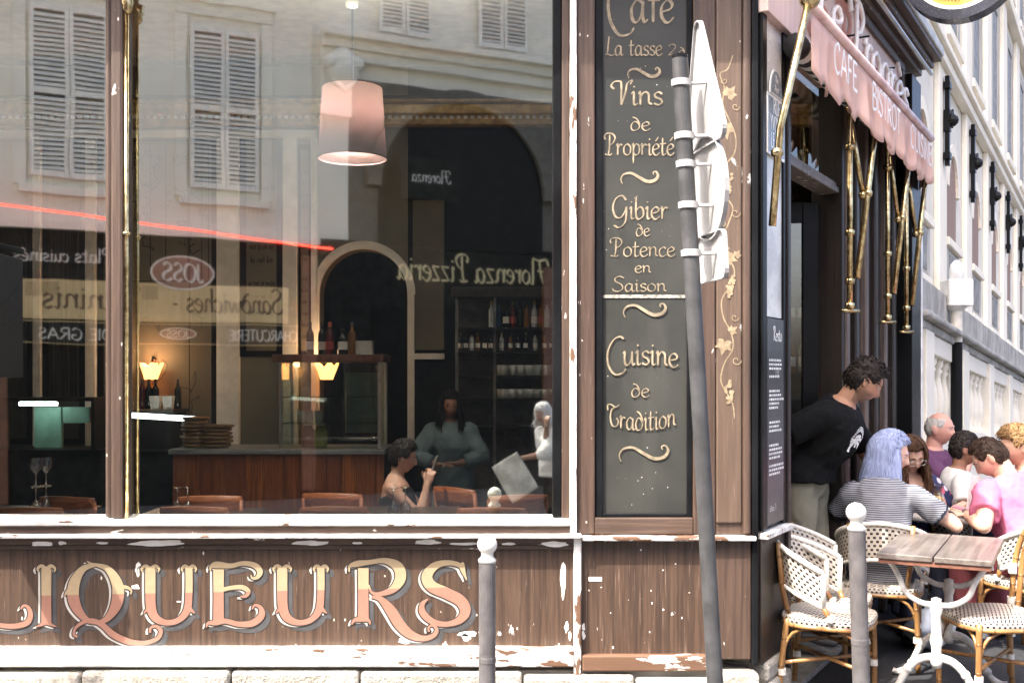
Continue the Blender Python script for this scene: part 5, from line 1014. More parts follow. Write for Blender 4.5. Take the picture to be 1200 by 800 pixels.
def under(t,LEG):
    for a,b in LEG: m=MB(); m.tube(catmull([a,((a[0]+b[0])/2*1.02,(a[1]+b[1])/2*1.02,(a[2]+b[2])/2),b],4),.0145,8); part('leg',m,M_RAT,t,smooth=True); binding(t,(a[0]*.6+b[0]*.4,a[1]*.6+b[1]*.4,a[2]*.6+b[2]*.4))
    q=[tuple(a[i]*.5+b[i]*.5 for i in range(3)) for a,b in LEG]
    for i,j in ((0,2),(1,3)): m=MB(); m.tube([q[i],q[j]],.010,7); part('stretcher',m,M_RAT,t,smooth=True)
    for i,j in ((0,1),(1,2),(2,3),(3,0)):
        a,b=q[i],q[j]; mid=((a[0]+b[0])/2,(a[1]+b[1])/2,.405); m=MB(); m.tube(catmull([(a[0],a[1],a[2]+.04),(a[0]*.75+mid[0]*.25,a[1]*.75+mid[1]*.25,.36),mid,(b[0]*.75+mid[0]*.25,b[1]*.75+mid[1]*.25,.36),(b[0],b[1],b[2]+.04)],4),.0085,6); part('brace',m,M_RAT,t,smooth=True)
def rattan_chair():
    t=thing('rattan_chair','x','chair',group='rattan terrace chairs'); seat_parts(t)
    under(t,[((.185,.185,0),(.18,.18,.43)),((-.185,.185,0),(-.18,.18,.43)),((-.19,-.21,0),(-.175,-.17,.43)),((.19,-.21,0),(.175,-.17,.43))])
    A=1.62
    def bp(u,z,e=0): a=-math.pi/2+(u-.5)*2*A; k=(z-.55)/.25; dz=0; r=.235+.025*k+e; return (r*math.cos(a),r*math.sin(a)+.0,z-.0)
    def top(u): s=abs(u-.5)*2; return .80-.13*s**1.7
    def bot(u): s=abs(u-.5)*2; return .60-.095*s**1.7
    m=MB(); m.grid(lambda u,v: bp(u,bot(u)+(top(u)-bot(u))*v),36,6); o=part('woven_back',m,M_WV,t,smooth=True,fix=False); o.modifiers.new('t','SOLIDIFY').thickness=.006
    m=MB(); m.tube([bp(k/36,top(k/36)) for k in range(37)],.0135,8); part('back_rim',m,M_BIND,t,smooth=True)
    m=MB(); m.tube([bp(k/36,bot(k/36)) for k in range(37)],.011,8); part('lower_rim',m,M_BIND,t,smooth=True)
    for u in (0,1): 
        p=bp(u,bot(u)); m=MB(); m.tube([bp(u,top(u)),p],.0125,8); part('end_rail',m,M_BIND,t,smooth=True)
        m=MB(); m.tube([p,(p[0]*.93,p[1]+.03,.44)],.013,8); part('arm_post',m,M_RAT,t,smooth=True); binding(t,(p[0]*.94,p[1]+.028,.455))
    for u in (.3,.7):
        p=bp(u,.79,.012); q=bp(u,.565,.012); m=MB(); m.tube([p,q,(q[0]*.86,q[1]*.86,.43)],.014,8); part('back_post',m,M_RAT,t,smooth=True)
    return t
rc=rattan_chair(); TREE[rc.name]=kids(rc)
RCH=[(1.56,5.24,-116,'rattan chair with white dotted back nearest the cafe corner'),(1.68,5.66,-112,'rattan chair with dotted back just behind the one at the corner'),(2.09,6.01,-22,'rattan chair the blue haired woman sits on'),(2.97,6.12,26,'rattan chair the man in the pink shirt sits on'),(2.57,7.18,175,'rattan chair of the brown haired woman in the floral dress'),(2.92,7.10,-85,'rattan chair of the child in the white top'),(3.42,6.95,85,'rattan chair of the blond man in red')]
for k,(x,y,r_,l) in enumerate(RCH):
    if k==0: rc.location=(x,y,0); rc.rotation_euler=(0,0,math.radians(r_)); rc['label']=l
    else: copy_tree(rc,None,(x,y,0),math.radians(r_),l,'rattan terrace chairs')
def loop_chair():
    t=thing('rattan_chair','rattan chair with tall looped cane back at the right edge, tucked under the front table','chair',(2.36,5.22,0),math.radians(96),'rattan terrace chairs'); seat_parts(t,.215)
    under(t,[((.185,.185,0),(.18,.18,.43)),((-.185,.185,0),(-.18,.18,.43)),((-.19,-.21,0),(-.175,-.17,.43)),((.19,-.21,0),(.175,-.17,.43))])
    for w,zt,e,mt in ((.20,.90,0,M_RAT),(.16,.85,.012,M_RAT)):
        m=MB(); m.tube(catmull([(-w,-.2-e,.08 if w>.18 else .43),(-w,-.21-e,.45),(-w*1.0,-.24-e,.70),(-w*.6,-.26-e,zt-.05),(0,-.265-e,zt),(w*.6,-.26-e,zt-.05),(w,-.24-e,.70),(w,-.21-e,.45),(w,-.2-e,.08 if w>.18 else .43)],6),.0145,8); part('back_loop',m,mt,t,smooth=True)
    def bk(u,v): x=(-.15+.3*u); lim=.83-.9*abs(x)**1.6; return (x,-.245-.02*v,.52+(lim-.52)*v)
    m=MB(); m.grid(bk,16,10); o=part('woven_back',m,weave('loop_back_weave',13,14),t,smooth=True,fix=False); o.modifiers.new('t','SOLIDIFY').thickness=.006
    for x in (-.2,.2):
        for z in (.45,.62,.30): binding(t,(x,-.21-.03*(z-.45),z),.022,.05)
loop_chair()
# ---------------------------------------------------------------- front table on white iron legs
def fit_corner():
    pass
TBL_C=Vector((2.165,5.36,0)); TLx=Vector((.47,.88,0)).normalized(); TPx=Vector((TLx.y,-TLx.x,0)); TL_,TW_=.80,.52
FT=thing('terrace_table','wooden terrace table on white cast iron legs in front of the diners','table',tuple(TBL_C))
M_PLK=wood_paint('grey_oak_boards',(.36,.29,.245),(.23,.175,.145),horiz=False,rough=.38)
def tb(mb,a0,a1,b0,b1,z0,z1): vs=[tuple(TBL_C+TLx*a+TPx*b+Vector((0,0,z))) for z in (z0,z1) for b in (b0,b1) for a in (a0,a1)]; return mb.add(vs,[(0,2,3,1),(4,5,7,6),(0,1,5,4),(2,6,7,3),(0,4,6,2),(1,3,7,5)])
g=NT('table_board_wood'); a_=math.atan2(TLx.y,TLx.x); mp=g.n('Mapping',_0=g.co(),Rotation=(0,0,-a_)); mp2=g.n('Mapping',_0=mp.outputs[0],Scale=(2,45,45)); n1=g.noise(mp2.outputs[0],1,6,.6); n2=g.noise(g.co(),5,5)
M_PLK=g.fin(g.mix(g.math('MULTIPLY',g.step(n2,.45,.7),.5),g.mix(g.step(n1,.3,.7),(.075,.06,.053),(.15,.126,.112)),(.21,.19,.175)),.35); g.bump(n1,.2,.003)
for b0,b1 in ((-.255,-.003),(.003,.255)): m=MB(); tb(m,-.4,.4,b0,b1,.722,.75); part('table_board',m,M_PLK,FT,world=True,bevel=.004)
m=MB(); tb(m,-.392,.392,-.248,.248,.70,.7215); part('apron',m,wood_paint('red_brown_edge',(.20,.085,.055),(.11,.045,.03),horiz=True),FT,world=True,bevel=.002)
M_IRON=plain('chipped_white_iron',(.70,.69,.66),.4,var=.06,scale=20,c2=(.5,.48,.45))
def tl(mb,pts,r,n=10): mb.tube([tuple(TBL_C+TLx*a+TPx*b+Vector((0,0,z))) for a,b,z in pts],r,n)
for a in (-.27,.27):
    m=MB(); prof=[(.02,.20),(.03,.23),(.022,.26),(.024,.30),(.032,.33),(.024,.36),(.021,.45),(.030,.48),(.022,.51),(.024,.53),(.001,.54)]; c=TBL_C+TLx*a; m.lathe(prof,12,tuple(c)); part('column',m,M_IRON,FT,world=True,smooth=True)
    for s in (-1,1):
        m=MB(); p=catmull([(a,0,.50),(a,s*.07,.505),(a,s*.14,.55),(a,s*.17,.62),(a,s*.21,.685),(a,s*.25,.699)],5); tl(m,p,[.015-.003*k/len(p) for k in range(len(p))]); part('top_arm',m,M_IRON,FT,world=True,smooth=True)
        m=MB(); p=catmull([(a,0,.25),(a,s*.07,.235),(a,s*.13,.18),(a,s*.17,.10),(a,s*.20,.045),(a,s*.25,.018),(a,s*.28,.022)],5); tl(m,p,[.021-.006*k/len(p) for k in range(len(p))]); 
        for q in ((a,s*.13,.18),(a,s*.185,.07)): m.ball(tuple(TBL_C+TLx*q[0]+TPx*q[1]+Vector((0,0,q[2]))),.024,8,6)
        part('foot',m,M_IRON,FT,world=True,smooth=True)
m=MB(); tl(m,catmull([(-.27,0,.37),(-.1,0,.33),(0,0,.36),(.1,0,.33),(.27,0,.37)],5),.012); part('tie_bar',m,M_IRON,FT,world=True,smooth=True)
# rear table and what stands on it
T2=Vector((2.76,6.68,0)); RT=thing('terrace_table','round pale terrace table the diners lean over','table',tuple(T2)); m=MB(); m.lathe([(.001,.715),(.36,.715),(.37,.725),(.37,.738),(.36,.745),(.001,.745)],36,cap=False); part('table_top',m,plain('pale_marble_top',(.42,.41,.39),.3,var=.1),RT,smooth=False,bevel=0)
m=MB(); m.lathe([(.22,0),(.21,.03),(.06,.07),(.035,.1),(.035,.68),(.12,.714)],16); part('pedestal',m,M_IRON,RT,smooth=False)
M_JUICE=plain('orange_juice',(.80,.45,.05),.2,bump=0)
t=thing('juice_carafe','glass carafe of orange juice in front of the brown haired woman','carafe',(2.63,6.58,.746)); m=MB(); m.lathe([(.001,.003),(.045,.003),(.05,.02),(.046,.07),(.03,.11),(.001,.112)],16,cap=False); part('juice',m,M_JUICE,t,smooth=True); m=MB(); m.lathe([(.001,0),(.048,0),(.053,.02),(.049,.07),(.032,.115),(.022,.15),(.026,.18)],16,cap=False); part('carafe_glass',m,M_CUP,t,smooth=True)
t=thing('shaker','small steel topped shaker on the round table','shaker',(2.95,6.72,.746)); m=MB(); m.lathe([(.001,0),(.026,0),(.026,.075),(.02,.08)],14,cap=False); part('shaker_glass',m,plain('shaker_salt',(.75,.75,.73),.3),t,smooth=True); m=MB(); m.lathe([(.024,.081),(.024,.10),(.012,.112),(.001,.113)],14,cap=False); part('shaker_top',m,M_STEEL,t,smooth=True)
m=MB(); m.add([(2.72,6.40,.748),(2.80,6.44,.748),(2.815,6.42,1.0),(2.735,6.38,1.0),(2.722,6.396,.748),(2.802,6.436,.748),(2.817,6.416,1.0),(2.737,6.376,1.0)],[(0,1,2,3),(7,6,5,4),(0,4,5,1),(1,5,6,2),(2,6,7,3),(3,7,4,0)]); tag(part('menu_card',m,plain('white_card',(.82,.81,.79),.6,bump=0),None),'white menu card standing upright beside the man in pink','menu card')
m=MB(); m.box(2.78,2.98,6.52,6.66,.746,.749); tag(part('paper_mat',m,plain('place_mat',(.72,.72,.73),.7),None),'white paper place mat on the round table','place mat')
# plastic bag under the table
def bagf(u,v):
    a=2*math.pi*u; r=(.14*math.sin(math.pi*min(1,v*1.08))**.7 if v<.9 else .03)*(1+.16*noise.noise((math.cos(a)*2,math.sin(a)*2,v*5))+.06*noise.noise((math.cos(a)*7,math.sin(a)*7,v*11))); return (2.44+r*math.cos(a),6.22+r*.8*math.sin(a),.003+.27*v)
m=MB(); m.grid(bagf,40,24); tag(part('plastic_bag',m,plain('milky_plastic',(.66,.72,.78),.3,var=.1,scale=14,bump=.3),None,smooth=True,fix=False),'crumpled pale blue plastic bag on the ground under the tables','bag')
# ---------------------------------------------------------------- people
def ell(mb,pts,rad,ref,n=18):
    """tube of elliptical sections; rad = (half width along ref, half depth); rounded ends"""
    pts=[Vector(p) for p in pts]; ref=Vector(ref); m=len(pts); vs=[];fs=[]
    for i in range(m):
        T=(pts[min(i+1,m-1)]-pts[max(i-1,0)]).normalized(); A=(ref-T*ref.dot(T)).normalized(); B=T.cross(A)
        for k in range(n): t=2*math.pi*k/n; vs.append(pts[i]+A*(rad[i][0]*math.cos(t))+B*(rad[i][1]*math.sin(t)))
    for i in range(m-1):
        for k in range(n): fs.append((i*n+k,i*n+(k+1)%n,(i+1)*n+(k+1)%n,(i+1)*n+k))
    fs.append(tuple(range(n-1,-1,-1))); fs.append(tuple((m-1)*n+k for k in range(n))); mb.add(vs,fs)
def limb(mb,pts,rs,n=14):
    mb.tube(pts,rs,n)
    for p,r in zip(pts,rs): mb.ball(p,r,12,8)
def vox(mb,name,mats,size,sm=3,fac=.5,disp=None):
    me=mb.mesh('tmp',[]); fixn(me); o=bpy.data.objects.new('tmp',me); COL.objects.link(o)
    r=o.modifiers.new('r','REMESH'); r.mode='VOXEL'; r.voxel_size=size; r.use_smooth_shade=True
    s=o.modifiers.new('s','SMOOTH'); s.factor=fac; s.iterations=sm
    dg=bpy.context.evaluated_depsgraph_get(); dg.update(); nm=bpy.data.meshes.new_from_object(o.evaluated_get(dg)); nm.name=name
    bpy.data.objects.remove(o); bpy.data.meshes.remove(me); nm.materials.clear()
    for m in (mats if isinstance(mats,(list,tuple)) else [mats]): nm.materials.append(m)
    nm.polygons.foreach_set('use_smooth',[True]*len(nm.polygons))
    if disp:
        no=[v.normal.copy() for v in nm.vertices]
        for v,n_ in zip(nm.vertices,no): v.co=v.co+n_*disp(v.co)
        nm.update()
    return nm
def sstep(x,a,b): t=max(0,min(1,(x-a)/(b-a))); return t*t*(3-2*t)
def headp(th,ph,fat=0):
    d=Vector((math.sin(th)*math.cos(ph),math.cos(th)*math.cos(ph),math.sin(ph)))
    x=.076*d.x; y=(.096 if d.y>0 else .104)*d.y; z=(.118 if d.z>0 else .116)*d.z; t=max(0,-d.z)
    x*=1-.30*t**1.4+fat*t*.2; y*=(1-.55*t**1.6) if d.y<0 else (1-.06*t)
    if d.y>.1:
        ax=abs(x); w=sstep(d.y,.1,.5); f=0
        nz=max(0,1-(z+.034)/.058) if z>-.034 else max(0,1-(-.034-z)/.014); wd=.009+.006*sstep(-z,0,.034); f+=.026*nz*math.exp(-(x/wd)**2)
        f-=.010*math.exp(-(((ax-.031)/.016)**2+((z-.004)/.011)**2)); f+=.005*math.exp(-((z-.027)/.009)**2-(x/.05)**2)
        f+=.006*math.exp(-(x/.022)**2-((z+.062)/.011)**2)-.004*math.exp(-(x/.022)**2-((z+.062)/.003)**2); f-=.004*math.exp(-(x/.03)**2-((z+.081)/.007)**2); f+=.007*math.exp(-(x/.025)**2-((z+.102)/.012)**2)
        f+=.003*math.exp(-(((ax-.045)/.018)**2+((z+.03)/.02)**2)); y+=f*w
    return Vector((x,y,z))
def bone2(a,c,l1,l2,pole):
    a,c=Vector(a),Vector(c); d=c-a; L=min(d.length,(l1+l2)*.995); dn=d.normalized(); c=a+dn*L; x=(l1*l1-l2*l2+L*L)/(2*L); h=math.sqrt(max(0,l1*l1-x*x)); p=Vector(pole); p=(p-dn*p.dot(dn)).normalized(); return a+dn*x+p*h,c
def hand(mb,w,d,pn,curl,side,s=1.0):
    d=Vector(d).normalized(); pn=Vector(pn); pn=(pn-d*pn.dot(d)).normalized(); sv=d.cross(pn)*side     # sv points to the thumb side
    w=Vector(w); ell(mb,[w-d*.01,w+d*.02*s,w+d*.05*s,w+d*.085*s],[(.024*s,.018*s),(.032*s,.017*s),(.040*s,.015*s),(.038*s,.012*s)],sv,14)
    for k,(o,L) in enumerate(((.029,.072),(.010,.080),(-.010,.074),(-.028,.058))):
        p=w+d*.078*s+sv*o*s; dirn=d.copy(); pts=[p-d*.015]; 
        for j in range(3):
            pts.append(p.copy()); q=Matrix.Rotation(curl*(.75 if j==0 else 1),3,d.cross(pn)); dirn=(q@dirn).normalized(); p=p+dirn*L*s*(.42,.33,.25)[j]
        pts.append(p); mb.tube(pts,[.0095*s,.0092*s,.0088*s,.0082*s,.0068*s],8); mb.ball(p,.0068*s,8,6)
    p=w+d*.025*s+sv*.026*s; t1=(d*.65+sv*.65+pn*.35).normalized(); q1=p+t1*.042*s; t2=(d*.9+sv*.2+pn*.35).normalized(); q2=q1+t2*.032*s; mb.tube([p-t1*.01,p,q1,q2],[.013*s,.012*s,.010*s,.0075*s],8); mb.ball(q2,.0075*s,8,6)
def skin_mat(name,c):
    if name in MATS: return MATS[name]
    g=NT(name); vc=g.n('VertexColor',{'layer_name':'tone'}); n1=g.noise(g.co(),60,4); g.bump(n1,.08,.002); g.b.inputs['Subsurface Weight'].default_value=.12; g.b.inputs['Subsurface Radius'].default_value=(.01,.004,.002)
    MATS[name]=g.fin(g.mix(g.math('MULTIPLY',n1,.2),vc.outputs[0],tuple(x*.8 for x in c)),.5); return MATS[name]
M_EYEW=plain('eye_white',(.42,.39,.37),.35,bump=0); M_EYED=plain('eye_dark',(.03,.02,.015),.15,bump=0)
def hair_mat(name,c,c2=None):
    if name in MATS: return MATS[name]
    g=NT(name); n1=g.noise(g.sc((90,90,12)),1,4); MATS[name]=g.fin(g.mix(g.step(n1,.3,.7),c2 or tuple(x*.45 for x in c),c),.62,spec=.25); g.bump(n1,.4,.003); return MATS[name]
def cloth(name,c,stripe=None):
    if name in MATS: return MATS[name]
    g=NT(name); v=g.co(); n1=g.noise(v,5,4); n2=g.noise(v,180,2); col=g.mix(g.step(n1,.3,.7),tuple(x*.82 for x in c),c)
    if stripe:
        z=g.n('SeparateXYZ',_0=v).outputs[2]; fr=g.math('FRACT',g.math('MULTIPLY',g.math('ADD',z,g.math('MULTIPLY',n1,.012)),stripe[0])); col=g.mix(g.step(fr,.5,.56),col,stripe[1])
    g.bump(n2,.2,.002); MATS[name]=g.fin(col,.85,spec=.2); return MATS[name]
PEOPLE=[]
def person(label,loc,face,spec):
    """face = world heading the body points to; spec = dict of pose, dress and hair"""
    G=spec.get; rz=math.atan2(-face[0],face[1]); t=thing('person',label,'person',loc,rz); MI=(Matrix.Translation(loc)@Matrix.Rotation(rz,4,'Z')).inverted(); Wd=lambda p: MI@Vector(p)
    s=G('scale',1.0); b=G('bulk',1.0); sit=G('sit',True); ph=G('pelvis',.55 if sit else .95*s)
    lean=Matrix.Rotation(-math.radians(G('lean',0)),3,'X')@Matrix.Identity(3); side=Matrix.Rotation(math.radians(G('side',0)),3,'Y'); RT_=side@lean
    pel=Vector((0,0,ph)); X=Vector((1,0,0))
    def sp(x,y,z):
        f=sstep(z,-.06,.26); R_=Matrix.Rotation(math.radians(G('side',0))*f,3,'Y')@Matrix.Rotation(-math.radians(G('lean',0))*f,3,'X'); return pel+R_@Vector((x*s,y*s,z*s))
    st=[(-.10,.13,.10,0),(-.02,.168,.125,-.01),(.06,.165,.12,-.01),(.16,.142,.105,.0),(.27,.155,.118,.01),(.36,.172,.118,.005),(.43,.165,.10,-.005),(.475,.115,.075,-.01),(.51,.062,.058,-.01)]
    fem=G('female',False)
    if fem: st=[(z,w*(.94 if z>.2 else 1.0),d+(.018 if .24<z<.3 else 0),y+(.012 if .24<z<.3 else 0)) for z,w,d,y in st]
    body=MB(); xs_=RT_@X; ell(body,[sp(0,y,z) for z,w,d,y in st],[(w*b*s,d*b*s) for z,w,d,y in st],xs_)
    nb=sp(0,-.005,.50); hd=G('head',(0,0,0)); HR=RT_.copy() if G('headrel',False) else Matrix.Identity(3)
    HM=HR@Matrix.Rotation(math.radians(hd[0]),3,'Z')@Matrix.Rotation(-math.radians(hd[1]),3,'X')@Matrix.Rotation(math.radians(hd[2]),3,'Y')
    neck_dir=(RT_@Vector((0,.25,1))).normalized(); hc=nb+neck_dir*.072*s+HM@Vector((0,.02,.075))*s
    ell(body,[nb-neck_dir*.05,nb+neck_dir*.02,hc+HM@Vector((0,-.03,-.05))*s,hc+HM@Vector((0,-.02,0))*s],[(.062*b*s,.06*b*s),(.053*b*s,.053*b*s),(.052*s,.054*s),(.045*s,.05*s)],xs_)
    hv=[];hf=[];nu,nw=56,44
    for j in range(nw+1):
        for i in range(nu): hv.append(hc+HM@(headp(2*math.pi*i/nu,-math.pi/2+math.pi*j/nw*.9999+.00005,G('fat',0))*s))
    for j in range(nw):
        for i in range(nu): hf.append((j*nu+i,j*nu+(i+1)%nu,(j+1)*nu+(i+1)%nu,(j+1)*nu+i))
    hf.append(tuple(range(nu-1,-1,-1))); hf.append(tuple(nw*nu+k for k in range(nu))); body.add(hv,hf)
    for sx in (-1,1): body.ball(hc+HM@Vector((sx*.077*s,-.012*s,-.004*s)),(1,1,1),10,8,M=(HM@Matrix.Rotation(sx*.35,3,'Z')).to_4x4()@Matrix.Diagonal((.011*s,.021*s,.034*s,1)))
    # arms
    ARM={}
    for sx,key in ((1,'R'),(-1,'L')):
        sh=sp(sx*.165*b,-.005,.405); wr,pole,hdir,pn,curl=G(key); wr=Wd(wr); pole=MI.to_3x3()@Vector(pole); el,wr=bone2(sh,wr,.29*s,.255*s,pole); ARM[key]=(sh,el,wr)
        limb(body,[sh,sh.lerp(el,.45),el],[.056*b*s,.047*b*s,.038*b*s]); limb(body,[el,el.lerp(wr,.35),wr],[.038*b*s,.039*b*s,.026*s]); 
        hd_=(MI.to_3x3()@Vector(hdir)) if hdir else (wr-el); hand(body,wr,hd_,MI.to_3x3()@Vector(pn),curl,sx,s)
    LEG={}
    for sx,key in ((1,'RL'),(-1,'LL')):
        hp_=pel+Vector((sx*.092*s,0,-.02*s))
        if sit: kn=pel+Vector((sx*.13*s,.42*s,-.02)); an=Vector((sx*.12*s,.40*s+G('foot',0),.085))
        else: kn=pel+Vector((sx*.10*s,.03*s+sx*G('stride',0)*.4,-.44*s)); an=Vector((sx*.11*s,-.03*s+sx*G('stride',0),.085*s))
        LEG[key]=(hp_,kn,an); limb(body,[hp_,hp_.lerp(kn,.5),kn],[.085*b*s,.072*b*s,.055*b*s]); limb(body,[kn,kn.lerp(an,.35),an],[.055*b*s,.054*b*s,.038*s]); 
        ell(body,[an+Vector((0,-.05,-.05)),an+Vector((0,0,-.045)),an+Vector((0,.09,-.058)),an+Vector((0,.15,-.066))],[(.03,.03),(.036,.036),(.042,.024),(.03,.014)],X)
    sk=G('skin',(.52,.30,.21)); nm=vox(body,'body',skin_mat('skin_%d'%int(sk[0]*1000+sk[2]*77),sk),G('voxel',.0058),2,.45)
    at=nm.color_attributes.new('tone','FLOAT_COLOR','POINT'); HI=HM.inverted(); beard=G('beard',0); hcol=G('haircol',(.05,.03,.02)); buf=[]
    for v in nm.vertices:
        c=Vector(sk); q=(HI@(v.co-hc))/s
        if abs(q.x)<.09 and -.13<q.z<.13 and q.y>-.02 and abs(q.y)<.14:
            lip=math.exp(-(q.x/.024)**4-((q.z+.062)/.009)**4)*sstep(q.y,.06,.075); c=c.lerp(Vector((sk[0]*.78,sk[1]*.48,sk[2]*.5)),.75*lip); ck=math.exp(-((abs(q.x)-.045)/.02)**2-((q.z+.03)/.022)**2); c=c.lerp(Vector((min(1,sk[0]*1.08),sk[1]*.78,sk[2]*.75)),.35*ck)
            if beard and q.z<-.02 and lip<.3:
                bm_=sstep(-q.z,.03,.055)*max(sstep(abs(q.x),.02,.05),sstep(-q.z,.06,.075),.55*sstep(-q.z,.035,.045)); c=c.lerp(Vector(hcol)*1.2,beard*bm_*(.7+.3*noise.noise(q*400)))
        buf+=[*c,1]
    at.data.foreach_set('color',buf); part('body',nm,None,t)
    for sx in (-1,1):
        m=MB(); e=headp(math.atan2(sx*.031,.09),.05,0); ec=hc+HM@(Vector((sx*.031,e.y-.0092,.004))*s); 
        mm=MB(); mm.ball((0,0,0),.0115*s,12,10); mm.v=[tuple(ec+HM@Vector(p)) for p in mm.v]; mm.mi=[1 if (Vector((HI@(sum((Vector(mm.v[k]) for k in f),Vector())/len(f)-ec))).normalized().y>.72) else 0 for f in mm.f]; part('eye',mm,[M_EYEW,M_EYED],t,smooth=True,fix=False)
    # clothes
    sh_c=G('shirt'); gr=G('loose',.014); mb=MB(); st2=[(z,w*b+gr,d*b+gr,y) for z,w,d,y in st if z<G('neck',.476)+.001]; st2=[(z,w,d,y) for z,w,d,y in st2]
    if not sit and not G('tuck',False): st2=[(G('hem',-.12),st2[0][1]+.055,st2[0][2]+.045,-.005)]+[(z,w+(.02 if z<.1 else 0),d+(.02 if z<.1 else 0),y) for z,w,d,y in st2[1:] if z>G('hem',-.12)+.03]
    if st2[-1][0]<.474: pass
    ell(mb,[sp(0,y,z) for z,w,d,y in st2]+[sp(0,-.008,st2[-1][0]+.018)],[(w*s,d*s) for z,w,d,y in st2]+[(st2[-1][1]*.82*s,st2[-1][2]*.8*s)],xs_,24)
    sl=G('sleeve',.62)
    for key in ('R','L'):
        sh,el,wr=ARM[key]
        if sl>0: e2=sh.lerp(el,min(1,sl)); limb(mb,[sh,sh.lerp(e2,.5)],[.062*b*s+gr*.6,.060*b*s+gr*.6]); mb.tube([sh.lerp(e2,.5),e2],[.060*b*s+gr*.6,.056*b*s+gr*.9],14)
        if sl>1: e3=el.lerp(wr,sl-1); limb(mb,[el,el.lerp(e3,.5)],[.048*b*s+gr*.6,.046*b*s+gr*.6]); mb.tube([el.lerp(e3,.5),e3],[.046*b*s+gr*.6,.040*b*s+gr*.7],14)
    fo=lambda p:.011*(.5-abs(noise.noise(Vector((p.x*8+p.z*4+loc[0]*5,p.y*8-p.z*3,p.z*5))))*1.6)+.005*(.4-abs(noise.noise(Vector((p.x*19,p.y*19+p.z*9,p.z*12+loc[1])))))+.002*noise.noise(p*45)
    sm_=vox(mb,'shirt',sh_c,.009,3,.5,fo); so_=part(G('topname','shirt'),sm_,None,t); PEOPLE.append((t,so_,HM,hc))
    if G('cuff'):
        for key in ('R','L'):
            sh,el,wr=ARM[key]; e2=sh.lerp(el,sl); d_=(el-sh).normalized(); m=MB(); m.tube([e2-d_*.014,e2+d_*.006],.057*b*s+gr,16); part('sleeve_cuff',m,G('cuff'),t)
    mb=MB(); pz=[(z,w,d,y) for z,w,d,y in st if z<.09]; ell(mb,[sp(0,y,z) for z,w,d,y in pz],[(w*b*s+.010,d*b*s+.010) for z,w,d,y in pz],xs_,20)
    for key in ('RL','LL'):
        hp_,kn,an=LEG[key]; lg=G('leglen',1.0); e=kn.lerp(an,.0 if lg<.55 else .93); limb(mb,[hp_,hp_.lerp(kn,.5),kn],[.097*b*s,.086*b*s,.072*b*s]); 
        if lg>.55: mb.tube([kn,kn.lerp(e,.5),e],[.072*b*s,.068*b*s,.060*s],14)
    part(G('bottomname','trousers'),vox(mb,'trousers',G('pants'),.011,3,.5,fo),None,t)
    for key in ('RL','LL'):
        an=LEG[key][2]; m=MB(); ell(m,[an+Vector((0,-.075,-.045)),an+Vector((0,-.03,-.042)),an+Vector((0,.08,-.052)),an+Vector((0,.16,-.06)),an+Vector((0,.185,-.064))],[(.025,.025),(.043,.042),(.048,.032),(.040,.024),(.02,.012)],X,16); part('shoe',m,G('shoes',M_BLACK),t,smooth=True)
    # hair
    style=G('hair','short'); hm_=G('hairmat'); T_=G('thick',.016)
    rh=random.Random(hash(label)%1000 if False else len(label)*7+3)
    if style!='none':
        def mask(th,ph):
            a=abs((th+math.pi)%(2*math.pi)-math.pi); fr=math.radians(G('hairline',36)); sd=math.radians(2); bk=math.radians(-38 if style!='bald' else -30)
            lim = fr+(sd-fr)*sstep(a,.75,1.25) if a<1.25 else sd+(math.radians(6)-sd)*sstep(a,1.25,1.5) if a<1.55 else math.radians(6)+(bk-math.radians(6))*sstep(a,1.55,2.1)
            m_=sstep(ph,lim-.10,lim+.16)
            if style=='bald': m_*=1-sstep(ph,.55,.85)
            return m_
        hb=MB(); hv=[];hf=[];nu,nw=96,60
        for j in range(nw+1):
            for i in range(nu):
                th=2*math.pi*i/nu; p_=-math.pi/2+math.pi*j/nw*.9999; q=headp(th,p_); mk=mask(th,p_); top_=sstep(p_,.2,1.1); n_=q.normalized(); d=(T_*(.55+.75*top_)*mk-.006*(1-mk)); d+=mk*(.5*T_*noise.noise(n_*G('lump',9.0))+.25*T_*noise.noise(n_*32)); hv.append(hc+HM@((q+n_*d)*s))
        for j in range(nw):
            for i in range(nu): hf.append((j*nu+i,j*nu+(i+1)%nu,(j+1)*nu+(i+1)%nu,(j+1)*nu+i))
        hb.add(hv,hf); N=G('tufts',900); L0=G('tuftlen',.022)
        for k in range(N):
            th=rh.uniform(0,2*math.pi); p_=math.asin(rh.uniform(-.6,1)); mk=mask(th,p_)
            if mk<.6: continue
            q=headp(th,p_); n_=q.normalized(); tn=Vector((rh.gauss(0,.5),rh.gauss(.35,.5),rh.gauss(-.35,.4))); tn=(tn-n_*tn.dot(n_)).normalized(); top_=sstep(p_,.2,1.1); d=T_*(.35+.75*top_)*mk; a0=q+n_*d; L=L0*rh.uniform(.6,1.3); a1=a0+tn*L*.6+n_*L*.35; a2=a0+tn*L+n_*L*.18; hb.tube([hc+HM@(x_*s) for x_ in (a0,a1,a2)],[.0034,.0026,.0006],4,caps=False)
